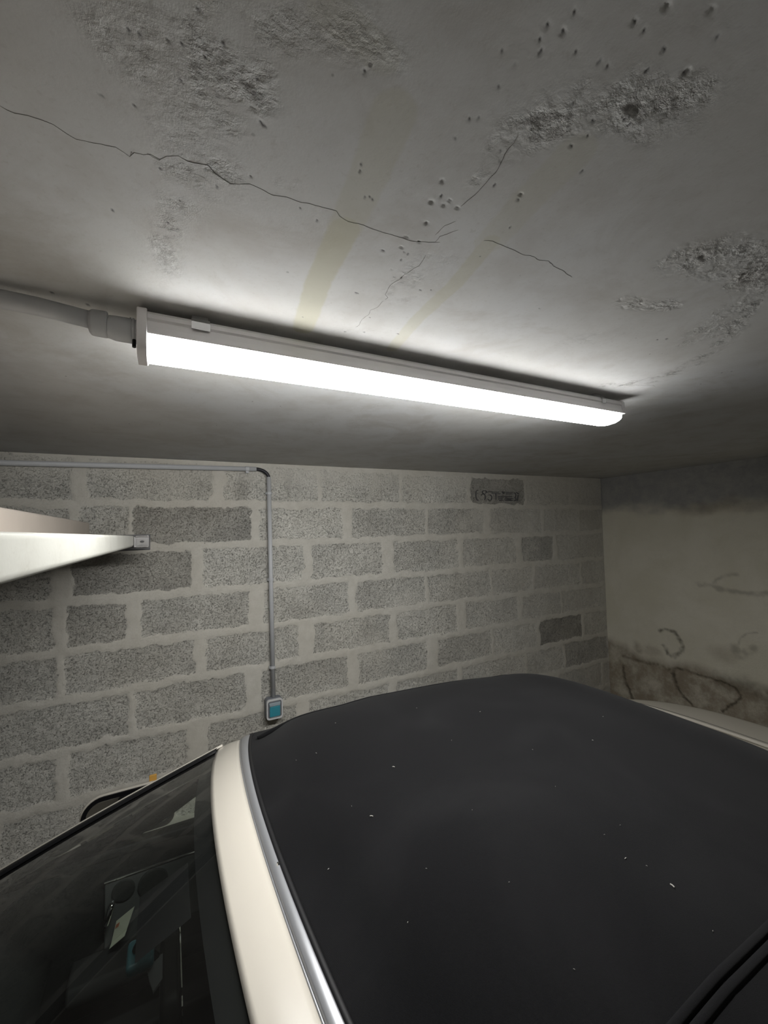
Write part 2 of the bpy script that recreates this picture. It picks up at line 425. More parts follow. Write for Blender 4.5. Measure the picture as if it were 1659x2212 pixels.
# ------------------------------------------------------------------ measured places of blocks, cracks, pits and stains (metres)
BLOCKS = [(-0.944,-0.658,2.13,2.335,1.0),(-0.632,-0.348,2.13,2.335,0.95),(-0.298,0.182,2.13,2.335,1.0),(0.242,0.707,2.13,2.335,1.05),(0.725,1.218,2.13,2.335,1.0),(1.237,1.733,2.13,2.335,1.15),(1.756,2.232,2.13,2.335,0.62),(2.254,2.708,2.13,2.335,1.1),(2.729,3.154,2.13,2.335,1.05),(-0.895,-0.743,1.935,2.13,1.0),(-0.718,-0.359,1.935,2.13,1.05),(-0.336,-0.151,1.935,2.13,1.02),(-0.139,0.363,1.935,2.13,0.66),(0.403,0.848,1.935,2.13,1.08),(0.906,1.398,1.935,2.13,1.0),(1.415,1.857,1.935,2.13,0.97),(1.913,2.391,1.935,2.13,1.0),(2.425,2.789,1.935,2.13,1.08),(2.811,3.15,1.935,2.13,1.0),(-0.913,-0.715,1.722,1.935,1.0),(-0.696,-0.414,1.722,1.935,1.0),(-0.348,0.095,1.722,1.935,0.68),(0.144,0.626,1.722,1.935,1.05),(0.666,1.089,1.722,1.935,1.05),(1.165,1.637,1.722,1.935,1.03),(1.67,2.134,1.722,1.935,1.05),(2.196,2.499,1.722,1.935,0.82),(2.543,3.116,1.722,1.935,1.05),(-0.886,-0.748,1.525,1.722,1.0),(-0.723,-0.408,1.525,1.722,0.98),(-0.37,-0.156,1.525,1.722,0.72),(-0.105,0.355,1.525,1.722,0.92),(0.421,0.88,1.525,1.722,0.98),(0.922,1.377,1.525,1.722,0.98),(1.4,1.889,1.525,1.722,1.0),(1.909,2.283,1.525,1.722,1.1),(2.306,2.782,1.525,1.722,1.05),(2.803,3.112,1.525,1.722,1.05),(-0.925,-0.756,1.331,1.525,1.0),(-0.732,-0.398,1.331,1.525,1.0),(-0.373,0.104,1.331,1.525,0.97),(0.152,0.596,1.331,1.525,0.95),(0.677,1.126,1.331,1.525,1.0),(1.175,1.613,1.331,1.525,1.05),(1.679,2.129,1.331,1.525,1.03),(2.173,2.552,1.331,1.525,1.0),(2.567,3.102,1.331,1.525,1.06),(-0.91,-0.59,1.132,1.331,0.95),(-0.577,-0.151,1.132,1.331,0.92),(-0.124,0.334,1.132,1.331,0.95),(0.406,0.869,1.132,1.331,0.92),(0.926,1.376,1.132,1.331,0.98),(1.454,1.886,1.132,1.331,0.93),(1.906,2.301,1.132,1.331,1.08),(2.329,2.785,1.132,1.331,0.55),(2.812,3.092,1.132,1.331,0.97),(-0.873,-0.7,0.93,1.132,1.0),(-0.682,-0.397,0.93,1.132,1.0),(-0.357,0.084,0.93,1.132,1.0),(0.159,0.575,0.93,1.132,0.95),(0.643,1.108,0.93,1.132,1.0),(1.163,1.6,0.93,1.132,1.05),(1.636,2.168,0.93,1.132,1.05),(2.19,2.561,0.93,1.132,1.0),(2.58,3.076,0.93,1.132,0.82),(-1.454,-0.964,2.13,2.335,1.0),(-1.964,-1.474,2.13,2.335,1.0),(-2.474,-1.984,2.13,2.335,1.0),(-1.405,-0.915,1.935,2.13,1.0),(-1.915,-1.425,1.935,2.13,1.0),(-2.425,-1.935,1.935,2.13,1.0),(-1.423,-0.933,1.722,1.935,1.0),(-1.933,-1.443,1.722,1.935,1.0),(-2.443,-1.953,1.722,1.935,1.0),(-1.396,-0.906,1.525,1.722,1.0),(-1.906,-1.416,1.525,1.722,1.0),(-2.416,-1.926,1.525,1.722,1.0),(-1.435,-0.945,1.331,1.525,1.0),(-1.945,-1.455,1.331,1.525,1.0),(-2.455,-1.965,1.331,1.525,1.0),(-1.42,-0.93,1.132,1.331,1.0),(-1.93,-1.44,1.132,1.331,1.0),(-2.44,-1.95,1.132,1.331,1.0),(-1.383,-0.893,0.93,1.132,1.0),(-1.893,-1.403,0.93,1.132,1.0),(-2.403,-1.913,0.93,1.132,1.0),(-2.083,-1.605,0.73,0.93,0.95),(-1.573,-1.095,0.73,0.93,1.01),(-1.063,-0.585,0.73,0.93,0.97),(-0.553,-0.075,0.73,0.93,1.02),(-0.043,0.435,0.73,0.93,1.03),(0.467,0.945,0.73,0.93,0.91),(0.977,1.455,0.73,0.93,0.9),(1.487,1.965,0.73,0.93,1.07),(1.997,2.475,0.73,0.93,0.95),(2.507,2.985,0.73,0.93,0.95),(3.017,3.1,0.73,0.93,1.1),(-2.338,-1.86,0.53,0.73,0.99),(-1.828,-1.35,0.53,0.73,1.07),(-1.318,-0.84,0.53,0.73,1.0),(-0.808,-0.33,0.53,0.73,1.03),(-0.298,0.18,0.53,0.73,0.93),(0.212,0.69,0.53,0.73,1.03),(0.722,1.2,0.53,0.73,1.07),(1.232,1.71,0.53,0.73,1.0),(1.742,2.22,0.53,0.73,1.05),(2.252,2.73,0.53,0.73,1.03),(2.762,3.1,0.53,0.73,0.91),(-2.083,-1.605,0.33,0.53,1.05),(-1.573,-1.095,0.33,0.53,1.02),(-1.063,-0.585,0.33,0.53,0.96),(-0.553,-0.075,0.33,0.53,0.91),(-0.043,0.435,0.33,0.53,1.07),(0.467,0.945,0.33,0.53,0.99),(0.977,1.455,0.33,0.53,1.04),(1.487,1.965,0.33,0.53,1.08),(1.997,2.475,0.33,0.53,1.04),(2.507,2.985,0.33,0.53,1.08),(3.017,3.1,0.33,0.53,0.98),(-2.338,-1.86,0.13,0.33,1.06),(-1.828,-1.35,0.13,0.33,0.99),(-1.318,-0.84,0.13,0.33,1.09),(-0.808,-0.33,0.13,0.33,1.08),(-0.298,0.18,0.13,0.33,0.92),(0.212,0.69,0.13,0.33,0.93),(0.722,1.2,0.13,0.33,0.94),(1.232,1.71,0.13,0.33,1.09),(1.742,2.22,0.13,0.33,0.99),(2.252,2.73,0.13,0.33,1.03),(2.762,3.1,0.13,0.33,0.96),(-2.083,-1.605,0.0,0.13,1.0),(-1.573,-1.095,0.0,0.13,0.98),(-1.063,-0.585,0.0,0.13,0.97),(-0.553,-0.075,0.0,0.13,1.02),(-0.043,0.435,0.0,0.13,1.02),(0.467,0.945,0.0,0.13,1.08),(0.977,1.455,0.0,0.13,1.04),(1.487,1.965,0.0,0.13,1.09),(1.997,2.475,0.0,0.13,1.07),(2.507,2.985,0.0,0.13,1.1),(3.017,3.1,0.0,0.13,1.03)]
CRACKS = [[(-0.1203,0.4207),(-0.1165,0.4224),(-0.1123,0.4232),(-0.1029,0.421),(-0.0944,0.4206),(-0.0862,0.4213),(-0.0776,0.4264),(-0.0715,0.429),(-0.0646,0.4275),(-0.0541,0.4252),(-0.0417,0.4229),(-0.0355,0.4259),(-0.0314,0.4285),(-0.0273,0.4218),(-0.0199,0.4208),(-0.0142,0.4174),(-0.0068,0.42),(-0.001,0.4135),(0.0085,0.4083),(0.0164,0.4107),(0.0223,0.41),(0.0343,0.4074),(0.0411,0.4141),(0.0477,0.4167),(0.0555,0.42),(0.061,0.418),(0.0735,0.4118),(0.0828,0.4128),(0.0975,0.4159),(0.1111,0.4119),(0.1262,0.4125),(0.1346,0.4098),(0.151,0.4088),(0.1648,0.4071),(0.1703,0.4125),(0.1823,0.4158),(0.2004,0.4133),(0.2188,0.4141),(0.24,0.413),(0.2525,0.4122),(0.2655,0.412),(0.2849,0.4053),(0.2979,0.3991)],[(0.3457,0.3733),(0.3567,0.3689),(0.377,0.3701),(0.3946,0.3701),(0.4094,0.3718),(0.4245,0.3686),(0.4396,0.3706),(0.4517,0.3658),(0.4671,0.3712),(0.4865,0.3719),(0.5132,0.3776)],[(0.2922,0.4009),(0.2918,0.3905),(0.3003,0.3788),(0.3054,0.3721)],[(0.2939,0.3624),(0.2865,0.3739),(0.2854,0.3911)],[(0.2951,0.4258),(0.299,0.4485),(0.2953,0.4567),(0.2905,0.4746),(0.2899,0.4865),(0.285,0.5008),(0.2861,0.5127),(0.289,0.527),(0.2968,0.5327),(0.2938,0.5467),(0.2944,0.5638),(0.2879,0.5758),(0.2913,0.5897),(0.2878,0.6075),(0.2911,0.6263),(0.2886,0.6363)],[(0.2855,0.3425),(0.2871,0.3326),(0.2891,0.3235),(0.2894,0.3129),(0.289,0.3),(0.2899,0.293),(0.2836,0.2737),(0.2829,0.2611),(0.2809,0.2547)],[(-0.0281,0.4233),(-0.0295,0.4219),(-0.0305,0.4265)],[(-0.0068,0.4211),(-0.0124,0.4197),(-0.0168,0.4177)],[(1.0501,0.5923),(1.0498,0.5753),(1.067,0.5576),(1.0731,0.5449),(1.1006,0.5229)],[(1.0326,0.6435),(1.0681,0.6204),(1.1043,0.612),(1.118,0.6022),(1.1365,0.6055)]]
PITS = [(0.0628,0.3341,0.0017,2.2,0.0024),(0.071,0.3433,0.0012,2.0,0.0018),(0.0737,0.3451,0.0012,2.0,0.0012),(0.1337,0.2686,0.0012,1.0,0.0018),(0.001,0.3128,0.0012,1.0,0.0018),(0.0238,0.3129,0.0012,1.2,0.0018),(0.0352,0.2964,0.0012,1.4,0.0018),(0.0186,0.2832,0.0012,1.5,0.0018),(0.009,0.3104,0.0012,1.0,0.0012),(-0.0172,0.3174,0.0012,1.0,0.0012),(-0.0236,0.3177,0.0012,1.3,0.0012),(-0.024,0.374,0.0012,1.0,0.0012),(-0.0472,0.3761,0.0012,1.0,0.0012),(-0.0065,0.4307,0.0012,1.2,0.0018),(0.0732,0.4024,0.0012,1.0,0.0018),(0.0084,0.3372,0.0012,1.0,0.0012),(0.0625,0.3106,0.0012,1.2,0.0012),(0.1678,0.3507,0.0012,1.0,0.0018),(-0.0532,0.5098,0.0012,1.0,0.0018),(0.0002,0.5043,0.0013,1.0,0.0018),(0.0101,0.4639,0.0012,1.0,0.0012),(0.0435,0.4302,0.0012,1.0,0.0012),(0.127,0.4205,0.0012,1.0,0.0012),(0.1501,0.4299,0.0012,1.0,0.0012),(0.2477,0.3246,0.0026,1.1,0.003),(0.2529,0.3514,0.0033,2.2,0.003),(0.2694,0.3412,0.0025,1.6,0.0024),(0.2678,0.349,0.0028,2.2,0.0024),(0.2835,0.3456,0.0031,1.8,0.0024),(0.265,0.3795,0.0032,2.6,0.003),(0.2557,0.4089,0.0034,2.0,0.0024),(0.2741,0.4097,0.0026,1.8,0.0024),(0.2591,0.4269,0.0029,2.4,0.0024),(0.2409,0.4423,0.0029,2.6,0.0018),(0.2695,0.4712,0.0019,1.0,0.0024),(0.2486,0.5421,0.0031,3.0,0.0018),(0.1902,0.3738,0.0012,1.4,0.0012),(0.1858,0.3773,0.0012,1.4,0.0012),(0.194,0.376,0.0012,1.0,0.0012),(0.2675,0.4333,0.0012,1.0,0.0012),(0.2725,0.4347,0.0012,1.0,0.0012),(0.2709,0.4484,0.0012,1.0,0.0012),(0.2808,0.4838,0.0012,1.0,0.0012),(0.2907,0.4814,0.0013,1.0,0.0012),(0.3456,0.4884,0.0017,2.0,0.0018),(0.3312,0.4952,0.0017,2.0,0.0012),(0.3338,0.3016,0.0028,1.2,0.003),(0.3363,0.3086,0.002,2.0,0.0018),(0.2347,0.2143,0.0012,1.0,0.0018),(0.2467,0.1988,0.0014,1.4,0.0018),(0.3015,0.2126,0.0016,1.1,0.0024),(0.3578,0.1936,0.0026,2.2,0.003),(0.3547,0.2018,0.0012,1.0,0.0018),(0.3629,0.2032,0.0013,1.0,0.0018),(0.2702,0.187,0.0012,1.0,0.0012),(0.3019,0.1825,0.0012,1.5,0.0012),(0.2934,0.1836,0.0012,2.0,0.0012),(0.2922,0.1566,0.0017,2.6,0.0018),(0.2513,0.1825,0.0015,2.6,0.0018),(0.2383,0.1848,0.0012,1.8,0.0012),(0.2487,0.1709,0.0012,1.6,0.0012),(0.3311,0.2157,0.0012,2.0,0.0012),(0.3386,0.2271,0.0012,1.5,0.0012),(0.3323,0.1705,0.0012,1.0,0.0012),(0.3041,0.1567,0.0012,1.6,0.0012),(0.3036,0.1405,0.0026,1.8,0.0024),(0.3338,0.1282,0.0021,2.4,0.0024),(0.3622,0.1563,0.0026,2.0,0.0024),(0.3617,0.1587,0.0022,2.0,0.0018),(0.3559,0.1347,0.0012,1.2,0.0012),(0.3295,0.1557,0.0012,2.0,0.0012),(0.2396,0.1933,0.0012,1.4,0.0012),(0.2766,0.2724,0.0012,1.0,0.0012),(0.2852,0.2821,0.0012,1.0,0.0012),(0.2996,0.3047,0.0012,1.0,0.0012),(0.2316,0.2615,0.0012,1.0,0.0012),(0.2371,0.2583,0.0012,1.0,0.0012),(0.2303,0.2812,0.0012,1.0,0.0012),(0.3342,0.2398,0.0012,2.4,0.0012),(0.3674,0.2537,0.0012,1.0,0.0012),(0.3593,0.3427,0.0012,1.0,0.0012),(0.2211,0.2116,0.0012,1.0,0.0012),(0.2348,0.231,0.0012,1.0,0.0012),(0.8466,0.4427,0.0028,2.6,0.0018),(0.8593,0.4326,0.0023,1.6,0.0018),(0.5384,0.4582,0.0019,1.0,0.0012),(0.1653,0.3429,0.0012,1.0,0.0012),(0.2577,0.3402,0.0022,1.0,0.0018),(0.2781,0.6593,0.0025,4.0,0.0012),(0.3101,0.6463,0.0025,4.0,0.0012),(0.3684,0.6269,0.0025,4.0,0.0012),(0.2964,0.5969,0.0015,1.0,0.0012),(0.1954,0.641,0.0012,1.0,0.0012),(-0.1464,0.7205,0.0019,2.4,0.0018),(-0.1067,0.7383,0.002,1.4,0.0018),(-0.2111,0.7561,0.0032,1.0,0.0024)]
ROUGH = [([(-0.0325,0.299),(-0.0178,0.3133),(-0.0038,0.3247),(0.0122,0.345),(0.0187,0.3751),(0.0258,0.4008),(0.0303,0.4093)],0.03,1.0),([(-0.0091,0.3032),(0.011,0.3078),(0.0331,0.313),(0.057,0.3152)],0.02,0.8),([(0.0243,0.2836),(0.0551,0.2682),(0.0978,0.2582),(0.1487,0.2485)],0.016,0.35),([(0.0121,0.4738),(-0.0012,0.5256),(0.0038,0.5678),(-0.0015,0.6468)],0.014,0.5),([(0.0965,0.391),(0.1143,0.3881)],0.008,0.5),([(0.2817,0.2543),(0.2908,0.2312),(0.313,0.2115),(0.354,0.189),(0.3928,0.1762)],0.022,0.9),([(0.2799,0.3163),(0.2858,0.295),(0.2812,0.2594)],0.01,0.5),([(0.63,0.2771),(0.665,0.2603),(0.778,0.2515),(0.8197,0.244)],0.035,1.0),([(0.8287,0.2799),(0.8725,0.3207),(0.9978,0.4001),(1.0548,0.4767),(1.0809,0.5929),(0.9899,0.6698)],0.02,0.8),([(0.644,0.3888),(0.7289,0.364)],0.016,0.7),([(0.3067,0.4323),(0.3113,0.4739),(0.3103,0.525)],0.03,0.35),([(0.8287,0.2799),(0.8659,0.3586),(0.9199,0.4133)],0.03,0.6),([(0.6897,0.5192),(0.7467,0.4719)],0.022,0.3),([(0.2652,0.6598),(0.3169,0.6357)],0.01,0.7)]
STRIPES = [([(0.2073,0.6758),(0.1879,0.5327),(0.1833,0.428)],0.018,0.85),([(0.1833,0.428),(0.1777,0.3481),(0.1699,0.2868)],0.02,0.4),([(0.3884,0.6837),(0.3727,0.5712),(0.3687,0.4585),(0.3546,0.3708)],0.012,0.6),([(0.3546,0.3708),(0.346,0.297),(0.3437,0.244)],0.02,0.3),([(0.0927,0.2438),(0.1439,0.2542)],0.012,0.2)]
STAINS = [([(1.701,1.227),(1.669,1.245),(1.625,1.242),(1.59,1.218),(1.567,1.184),(1.558,1.148),(1.582,1.104),(1.627,1.069),(1.659,1.085),(1.679,1.128)],0.012,0.75),([(1.654,0.968),(1.616,0.994),(1.552,0.997),(1.485,0.986),(1.407,0.991),(1.352,0.982),(1.27,0.966),(1.255,0.922),(1.274,0.881),(1.312,0.841),(1.356,0.796)],0.008,0.85),([(1.628,0.975),(1.632,0.912),(1.603,0.844),(1.556,0.798),(1.517,0.767),(1.452,0.746)],0.01,0.8),([(1.989,0.978),(1.901,0.974),(1.801,0.972),(1.706,0.985),(1.662,0.966)],0.01,0.5),([(1.988,0.908),(1.989,0.804),(1.952,0.738),(1.925,0.679)],0.011,0.8),([(1.447,1.584),(1.369,1.585),(1.315,1.561),(1.227,1.554),(1.144,1.554),(1.094,1.567)],0.014,0.35),([(1.368,1.599),(1.317,1.64),(1.233,1.662)],0.01,0.3),([(1.256,1.219),(1.237,1.272),(1.201,1.314),(1.162,1.328)],0.006,0.3),([(1.346,0.984),(1.229,0.999),(1.126,0.966),(1.049,0.948)],0.05,0.45),([(1.268,1.216),(1.248,1.165),(1.212,1.202),(1.167,1.226)],0.02,0.35)]
BLOBS = [((2.041,1.017),0.16,0.07,0.8),((2.059,0.853),0.13,0.12,0.8),((1.844,1.081),0.05,0.05,0.6),((1.755,1.077),0.07,0.05,0.5),((1.737,0.977),0.1,0.08,0.5),((1.336,1.164),0.1,0.06,0.35),((1.582,0.835),0.5,0.12,0.35),((1.325,0.808),0.4,0.12,0.5),((1.318,2.083),0.3,0.05,0.5)]
PAPER = [(-0.1445, 1.485, 0.8098), (-0.1055, 1.465, 0.8442), (-0.0861, 1.465, 0.9015), (-0.1324, 1.485, 0.8647)]
LINT = [(0.302, 0.937, 0.00112), (0.415, 0.773, 0.00153), (0.317, 0.677, 0.00183), (0.758, 0.902, 0.00097), (0.618, 1.005, 0.00078), (0.39, 1.043, 0.00074), (0.625, 0.415, 0.0012), (0.652, 0.363, 0.00185), (0.68, 0.458, 0.0006), (0.645, 0.395, 0.00065), (0.635, 0.456, 0.0006), (0.223, 0.64, 0.00087), (0.299, 0.724, 0.00071), (0.589, 0.806, 0.00073), (0.727, 0.69, 0.00068), (0.89, 0.658, 0.00093), (1.047, 0.739, 0.00098), (0.284, 0.5, 0.0006), (0.473, 0.593, 0.0006), (0.432, 0.464, 0.0006), (0.341, 0.54, 0.0006), (0.66, 0.573, 0.0006), (0.26, 0.955, 0.00068), (0.646, 0.311, 0.0006), (0.432, 0.359, 0.0006)]
PATCHES = [[(0.0145, 0.9823, 1.275), (-0.0105, 0.9813, 1.275), (-0.0234, 0.9727, 1.275), (-0.0303, 0.9397, 1.275), (-0.0324, 0.9151, 1.275), (-0.0176, 0.9271, 1.275), (-0.0006, 0.9515, 1.275)], [(0.0135, 0.8239, 1.275), (-0.0088, 0.8293, 1.275), (-0.0259, 0.8285, 1.275), (-0.0309, 0.8204, 1.275), (-0.0267, 0.7939, 1.275), (-0.0202, 0.7699, 1.275), (-0.0071, 0.7853, 1.275), (0.0063, 0.8038, 1.275)]]

# ================================================================== THE ROOM
X0, X1, Y0, Y1 = -2.35, 3.083, -1.0, 2.1
def ceil_z(x): return CZ + .353 + .0088 * x

# ---- ceiling
def make_ceiling():
    A = gridlines([(-2.35, -1.0, .03), (-1.0, -.35, .006), (-.35, .85, .0022), (.85, 1.6, .005), (1.6, 3.2, .012)])
    B = gridlines([(-1.0, 0.0, .03), (0.0, .09, .005), (.09, .72, .0022), (.72, 1.0, .006), (1.0, 2.1, .012), (2.1, 2.12, .02)])
    X, Y = np.meshgrid(A, B, indexing='ij')
    rough = np.zeros(X.shape); pit = np.zeros(X.shape); stripe = np.zeros(X.shape)
    wx = X + .012 * fbm(X * 28, Y * 28, 3); wy = Y + .012 * fbm(X * 28, Y * 28, 9)
    for pts, w, s in ROUGH:
        d = pl_dist(wx, wy, pts)
        rough = np.maximum(rough, s * sstep(1.7 * w, 0, d) * (.22 + .78 * sstep(-.25, .3, fbm(wx * 42, wy * 42, 5))))
    for pts, w, s in STRIPES:
        d = pl_dist(X + .0015 * fbm(X * 90, Y * 90, 2), Y, pts)
        stripe = np.maximum(stripe, s * sstep(w * 1.12, w * .9, d))
    z = .0010 * fbm(X * 3, Y * 3, 1) + .00008 * fbm(X * 30, Y * 30, 2)
    ridged = 1 - np.abs(fbm(X * 70, Y * 70, 4, 4, .6)) * 2
    z += rough * (.0008 * ridged - .0004 + .0009 * fbm(X * 130, Y * 130, 6, 3))
    for x, y, r, el, dp in PITS:
        i0, i1 = np.searchsorted(A, [x - 5 * r * el, x + 5 * r * el]); j0, j1 = np.searchsorted(B, [y - 5 * r, y + 5 * r])
        sx = X[i0:i1, j0:j1] - x; sy = Y[i0:i1, j0:j1] - y
        rr = max(r * .72, .0014)
        # long axis along the room
        q = np.sqrt((sx / (rr * math.sqrt(el))) ** 2 + (sy / (rr / math.sqrt(el) + .0006)) ** 2)
        z[i0:i1, j0:j1] += dp * sstep(1.25, .2, q) * .5
        pit[i0:i1, j0:j1] = np.maximum(pit[i0:i1, j0:j1], (.9 if dp < .0021 else .22) * sstep(1.05, .55, q))  # deep pits carry a little of their shade in the colour
    def place(a, b, d): return np.stack([a, b, ceil_z(a) + d], -1)
    o = relief('ceiling', A, B, place, z, dict(rough=rough, pit=pit, stripe=stripe), M['ceiling'])
    # slab body above the relief
    MB().box(X0 - .1, X1 + .1, Y0 - .1, Y1 + .1, CZ + .41, CZ + .55).build('ceiling', M['plain_wall'])['kind'] = 'structure'
    for k, pts in enumerate(CRACKS):
        m = MB(); random.seed(k)
        P = [pts[0]]
        for a, b in zip(pts[:-1], pts[1:]):
            L = math.dist(a, b); n = max(1, int(L / .005)); nx, ny = -(b[1] - a[1]) / L, (b[0] - a[0]) / L
            for i in range(1, n + 1):
                j = random.uniform(-.0007, .0007) if i < n else 0
                t = i / n; P.append((a[0] + (b[0] - a[0]) * t + nx * j, a[1] + (b[1] - a[1]) * t + ny * j))
        v = []
        for i, q in enumerate(P):
            a = P[max(0, i - 1)]; b = P[min(len(P) - 1, i + 1)]
            L = math.dist(a, b) or 1; nx, ny = -(b[1] - a[1]) / L, (b[0] - a[0]) / L
            w = (.00012 + random.uniform(0, .00016)) * (1 if 0 < i < len(P) - 1 else .3)
            d2 = .0010 * float(fbm(np.array(q[0] * 3), np.array(q[1] * 3), 1)) + .00008 * float(fbm(np.array(q[0] * 30), np.array(q[1] * 30), 2))
            z = ceil_z(q[0]) + d2 - .00012
            v += [(q[0] - nx * w, q[1] - ny * w, z), (q[0] + nx * w, q[1] + ny * w, z), (q[0], q[1], z + .004)]
        f = []
        for i in range(len(P) - 1):
            a = 3 * i
            f += [(a, a + 3, a + 4, a + 1), (a + 1, a + 4, a + 5, a + 2), (a + 2, a + 5, a + 3, a)]
        m.add(v, f)
        c = obj('crack', m.v, m.f, M['crack'], o)
    return o
make_ceiling()

# ---- block wall at the back
def make_back_wall():
    A = gridlines([(-2.35, -.75, .012), (-.75, 1.6, .006), (1.6, 3.083, .007)])
    B = gridlines([(0, .6, .03), (.6, CZ + .40, .006)])
    X, Z = np.meshgrid(A, B, indexing='ij')
    wx = X + .022 * fbm(X * 16, Z * 16, 13, 5, .62); wz = Z + .016 * fbm(X * 18, Z * 18, 17, 4, .6)
    blk = np.zeros(X.shape); tone = np.ones(X.shape)
    for k, (a, b, c, d, t) in enumerate(BLOCKS):
        i0, i1 = np.searchsorted(A, [a - .04, b + .04]); j0, j1 = np.searchsorted(B, [c - .04, d + .04])
        sx = wx[i0:i1, j0:j1]; sz = wz[i0:i1, j0:j1]
        mg = .013 + .006 * (((k * 7919) % 100) / 100)
        q = np.minimum(np.minimum(sx - a, b - sx), np.minimum(sz - c - mg, d - mg - sz))
        corner = .02
        val = sstep(-.012, .016, q)
        blk[i0:i1, j0:j1] = np.maximum(blk[i0:i1, j0:j1], val)
        inside = q > -.012
        tone[i0:i1, j0:j1] = np.where(inside, t, tone[i0:i1, j0:j1])
    # mortar smeared over the blocks towards the right end and in a few patches
    cover = .5 * sstep(1.35, 2.3, X + .25 * fbm(X * 2, Z * 2, 21)) + .6 * sstep(.3, .65, fbm(X * 3.2, Z * 4.5, 23))
    cover += .7 * sstep(CZ + .22, CZ + .30, Z)
    dark = (tone < .9)
    cover = np.clip(np.where(dark, cover * .35, cover), 0, .9)
    tone = tone + .22 * fbm(X * 7, Z * 7, 31) * (blk > .3)
    # patches of stain beside joints
    for (sx, sz, rx, rz, a) in ((.32, CZ + .22, .035, .10, .35), (.83, CZ - .06, .04, .04, .3), (.55, CZ + .25, .02, .09, .2)):
        tone = tone * (1 - a * np.exp(-((X - sx) / rx) ** 2 - ((Z - sz) / rz) ** 2))
    d = -.0035 * blk * (1 - cover) + .0022 * fbm(X * 9, Z * 9, 41) + .0018 * fbm(X * 60, Z * 60, 43, 3) * blk
    d += .0022 * np.exp(-((blk - .35) / .2) ** 2) * fbm(X * 30, Z * 30, 47)
    d += .012 * fbm(X * .8, Z * .8, 5) * sstep(2.0, 2.9, X)
    place = lambda a, b, dd: np.stack([a, np.full(a.shape, Y1) - dd, b], -1)
    o = relief('wall_back', A, B, place, d, dict(block=blk, tone=tone, cover=cover), M['block'])
    MB().box(X0 - .1, X1 + .1, Y1 + .03, Y1 + .2, 0, CZ + .5).build('wall_back', M['plain_wall'])['kind'] = 'structure'
    return o
wall_back = make_back_wall()

# faint builder's stamp pressed on one dark block under the ceiling
def stamp():
    m = MB()
    x0, x1, z0, z1 = 1.785, 2.180, CZ + .188, CZ + .256
    y = Y1 - .0075
    def bar(a, b, c, d, w=.0028):
        A_, B_ = Vector((x0 + a * (x1 - x0), y, z0 + b * (z1 - z0))), Vector((x0 + c * (x1 - x0), y, z0 + d * (z1 - z0)))
        t = (B_ - A_).normalized(); n = Vector((-t.z, 0, t.x)) * w / 2
        m.add([A_ - n, B_ - n, B_ + n, A_ + n, A_ - n + Vector((0, .006, 0)), B_ - n + Vector((0, .006, 0)), B_ + n + Vector((0, .006, 0)), A_ + n + Vector((0, .006, 0))],
              [(0, 1, 2, 3), (4, 7, 6, 5), (0, 4, 5, 1), (1, 5, 6, 2), (2, 6, 7, 3), (3, 7, 4, 0)])
    def arc(cx_, cy_, rx, ry, a0, a1, n=8):
        for k in range(n):
            a = math.radians(a0 + (a1 - a0) * k / n); b = math.radians(a0 + (a1 - a0) * (k + 1) / n)
            bar(cx_ + rx * math.cos(a), cy_ + ry * math.sin(a), cx_ + rx * math.cos(b), cy_ + ry * math.sin(b))
    arc(.05, .5, .04, .5, 70, 290); arc(.17, .35, .05, .3, -60, 150); arc(.20, .82, .05, .16, 0, 300); arc(.31, .3, .05, .28, -150, 110)
    bar(.22, .75, .32, .95); bar(.33, .88, .52, .86); bar(.36, .74, .56, .72); bar(.45, .72, .45, .1)
    bar(.5, .45, .82, .45, .0035); bar(.5, .34, .62, .32); bar(.5, .2, .6, .2); bar(.52, .05, .62, .05)
    bar(.6, .95, .62, .72); bar(.64, .95, .64, .72); bar(.68, .88, .84, .86); bar(.70, .72, .84, .72)
    bar(.66, .3, .84, .22, .004); bar(.66, .08, .84, .05, .005); bar(.70, .18, .80, .12)
    arc(.885, .62, .03, .22, -60, 120); arc(.885, .2, .03, .18, -120, 100); bar(.93, .9, .99, .75); bar(.97, .62, .95, .05, .0035)
    t = m.build('block_stamp', M['stamp'], wall_back)
stamp()

